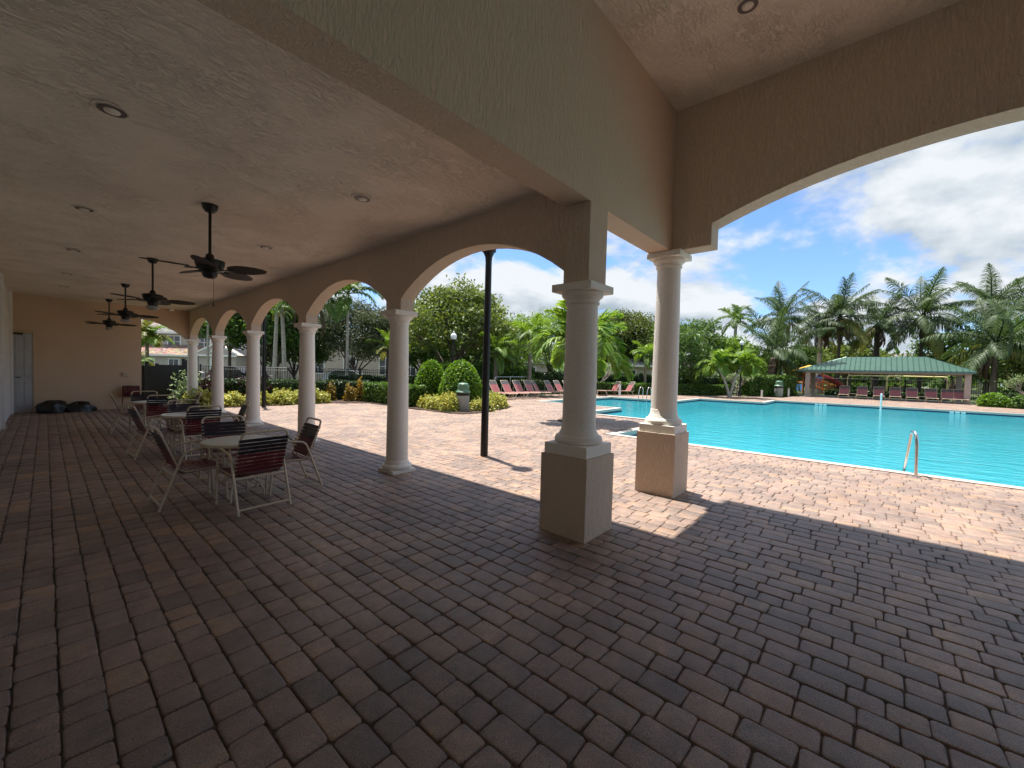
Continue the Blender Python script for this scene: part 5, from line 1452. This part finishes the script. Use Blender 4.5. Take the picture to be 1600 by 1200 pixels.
# playground
pg = thing('play_structure', 'red and orange playground tower with slide and blue and yellow panels', 'play structure', (60.5,6.0,0), -1.1)
for (x,y) in ((-1,-1),(1,-1),(-1,1),(1,1)): MB().tube([(x,y,-0.1),(x,y,2.6)],0.07,10).build('post', M['play_orange'], pg, 60)
MB().box(-1.1,1.1,-1.1,1.1,1.15,1.25).build('platform', M['play_orange'], pg)
MB().add([(-1.4,-1.4,2.6),(1.4,-1.4,2.6),(1.4,1.4,2.6),(-1.4,1.4,2.6),(0,0,3.3)],[(0,1,4),(1,2,4),(2,3,4),(3,0,4),(3,2,1,0)]).build('roof', M['play_yellow'], pg)
MB().tube(smooth_path([(1.0,0,1.9),(2.2,0,1.75),(3.4,0.4,1.0),(4.2,0.8,0.35)],0.6),0.30,14).build('tube_slide', M['play_red'], pg, 60)
mb = MB()
for sy in (-0.5,0.5):
    mb.tube([(-1.1,sy-1.6,2.1),(-1.1+3.0,sy-1.6,0.9)],0.04,8).tube([(-1.1,sy-1.6,1.2),(1.9,sy-1.6,0.0)],0.05,8)
    for i in range(12): mb.tube([(-1.1+3.0*i/11,sy-1.6,1.2-1.2*i/11),(-1.1+3.0*i/11,sy-1.6,2.1-1.2*i/11)],0.018,6)
mb.build('stair_rail', M['play_orange'], pg)
MB().box(-1.05,-0.95,-0.9,0.9,0.2,1.0).box(-0.9,0.9,-1.08,-1.0,1.3,1.9).build('panel', M['play_blue'], pg)
MB().box(-0.9,0.9,1.0,1.08,1.3,2.3).build('wall_panel', M['play_red'], pg)
def swing(loc, rz, label):
    t = thing('swing_frame', label, 'swing set', loc, rz, 'cream swing frames in the playground')
    MB().tube(smooth_path([(0,0,-0.1),(0,0,2.15),(4.6,0,2.15),(4.6,0,-0.1)],0.35,6),0.075,12).build('frame', M['swing'], t, 60)
    for x in (1.3,3.1):
        s_ = MB().tube([(x-0.22,0,2.1),(x-0.22,0,0.55)],0.012,5).tube([(x+0.22,0,2.1),(x+0.22,0,0.55)],0.012,5).box(x-0.25,x+0.25,-0.12,0.12,0.52,0.55)
        s_.build('swing_seat', M['black'], t)
swing((63.4,2.55,0), prz+0.05, 'cream swing frame seen under the green roof, nearer the play tower')
swing((60.6,-0.9,0), prz+0.05, 'cream swing frame seen under the green roof, second from the play tower')
hc = thing('shade_canopy', 'teal domed shade canopy on a pole far behind the coconut palms', 'shade canopy', (84.0,3.0,-0.07))
MB().tube([(0,0,-0.1),(0,0,8.9)],0.12,10).build('post', M['lounge_grey'], hc, 60)
MB().lathe([(2.1,8.7),(2.15,8.85),(1.9,9.3),(1.2,9.7),(0.3,9.9),(0.01,9.92)],24).build('canopy', M['teal'], hc, 50)

# far-off tree belt that closes the horizon
def belt():
    rng = np.random.default_rng(77); V = []; F = []; P = []; D = []
    for a in np.linspace(-0.32, 1.62, 150):
        r_ = 105 + 18*rng.uniform(-1,1); c = np.array([math.cos(a)*r_, math.sin(a)*r_, 0])
        h = rng.uniform(4.0,6.5); q = rng.normal(size=(130,3))*np.array([2.2,2.2,h*0.30]); q[:,2] += h*0.5
        P.append(c+q); D.append(q/np.linalg.norm(q,axis=1,keepdims=True))
    P = np.concatenate(P); P[:,2] = np.abs(P[:,2]); D = np.concatenate(D)
    V, F = leaf_quads(P, D, 1.1, 0.6, rng)
    o = mesh_np('far_treeline', V, F, M['lf_mid']); stuff(o); o["label"] = 'far belt of trees closing the horizon behind the houses'
belt()
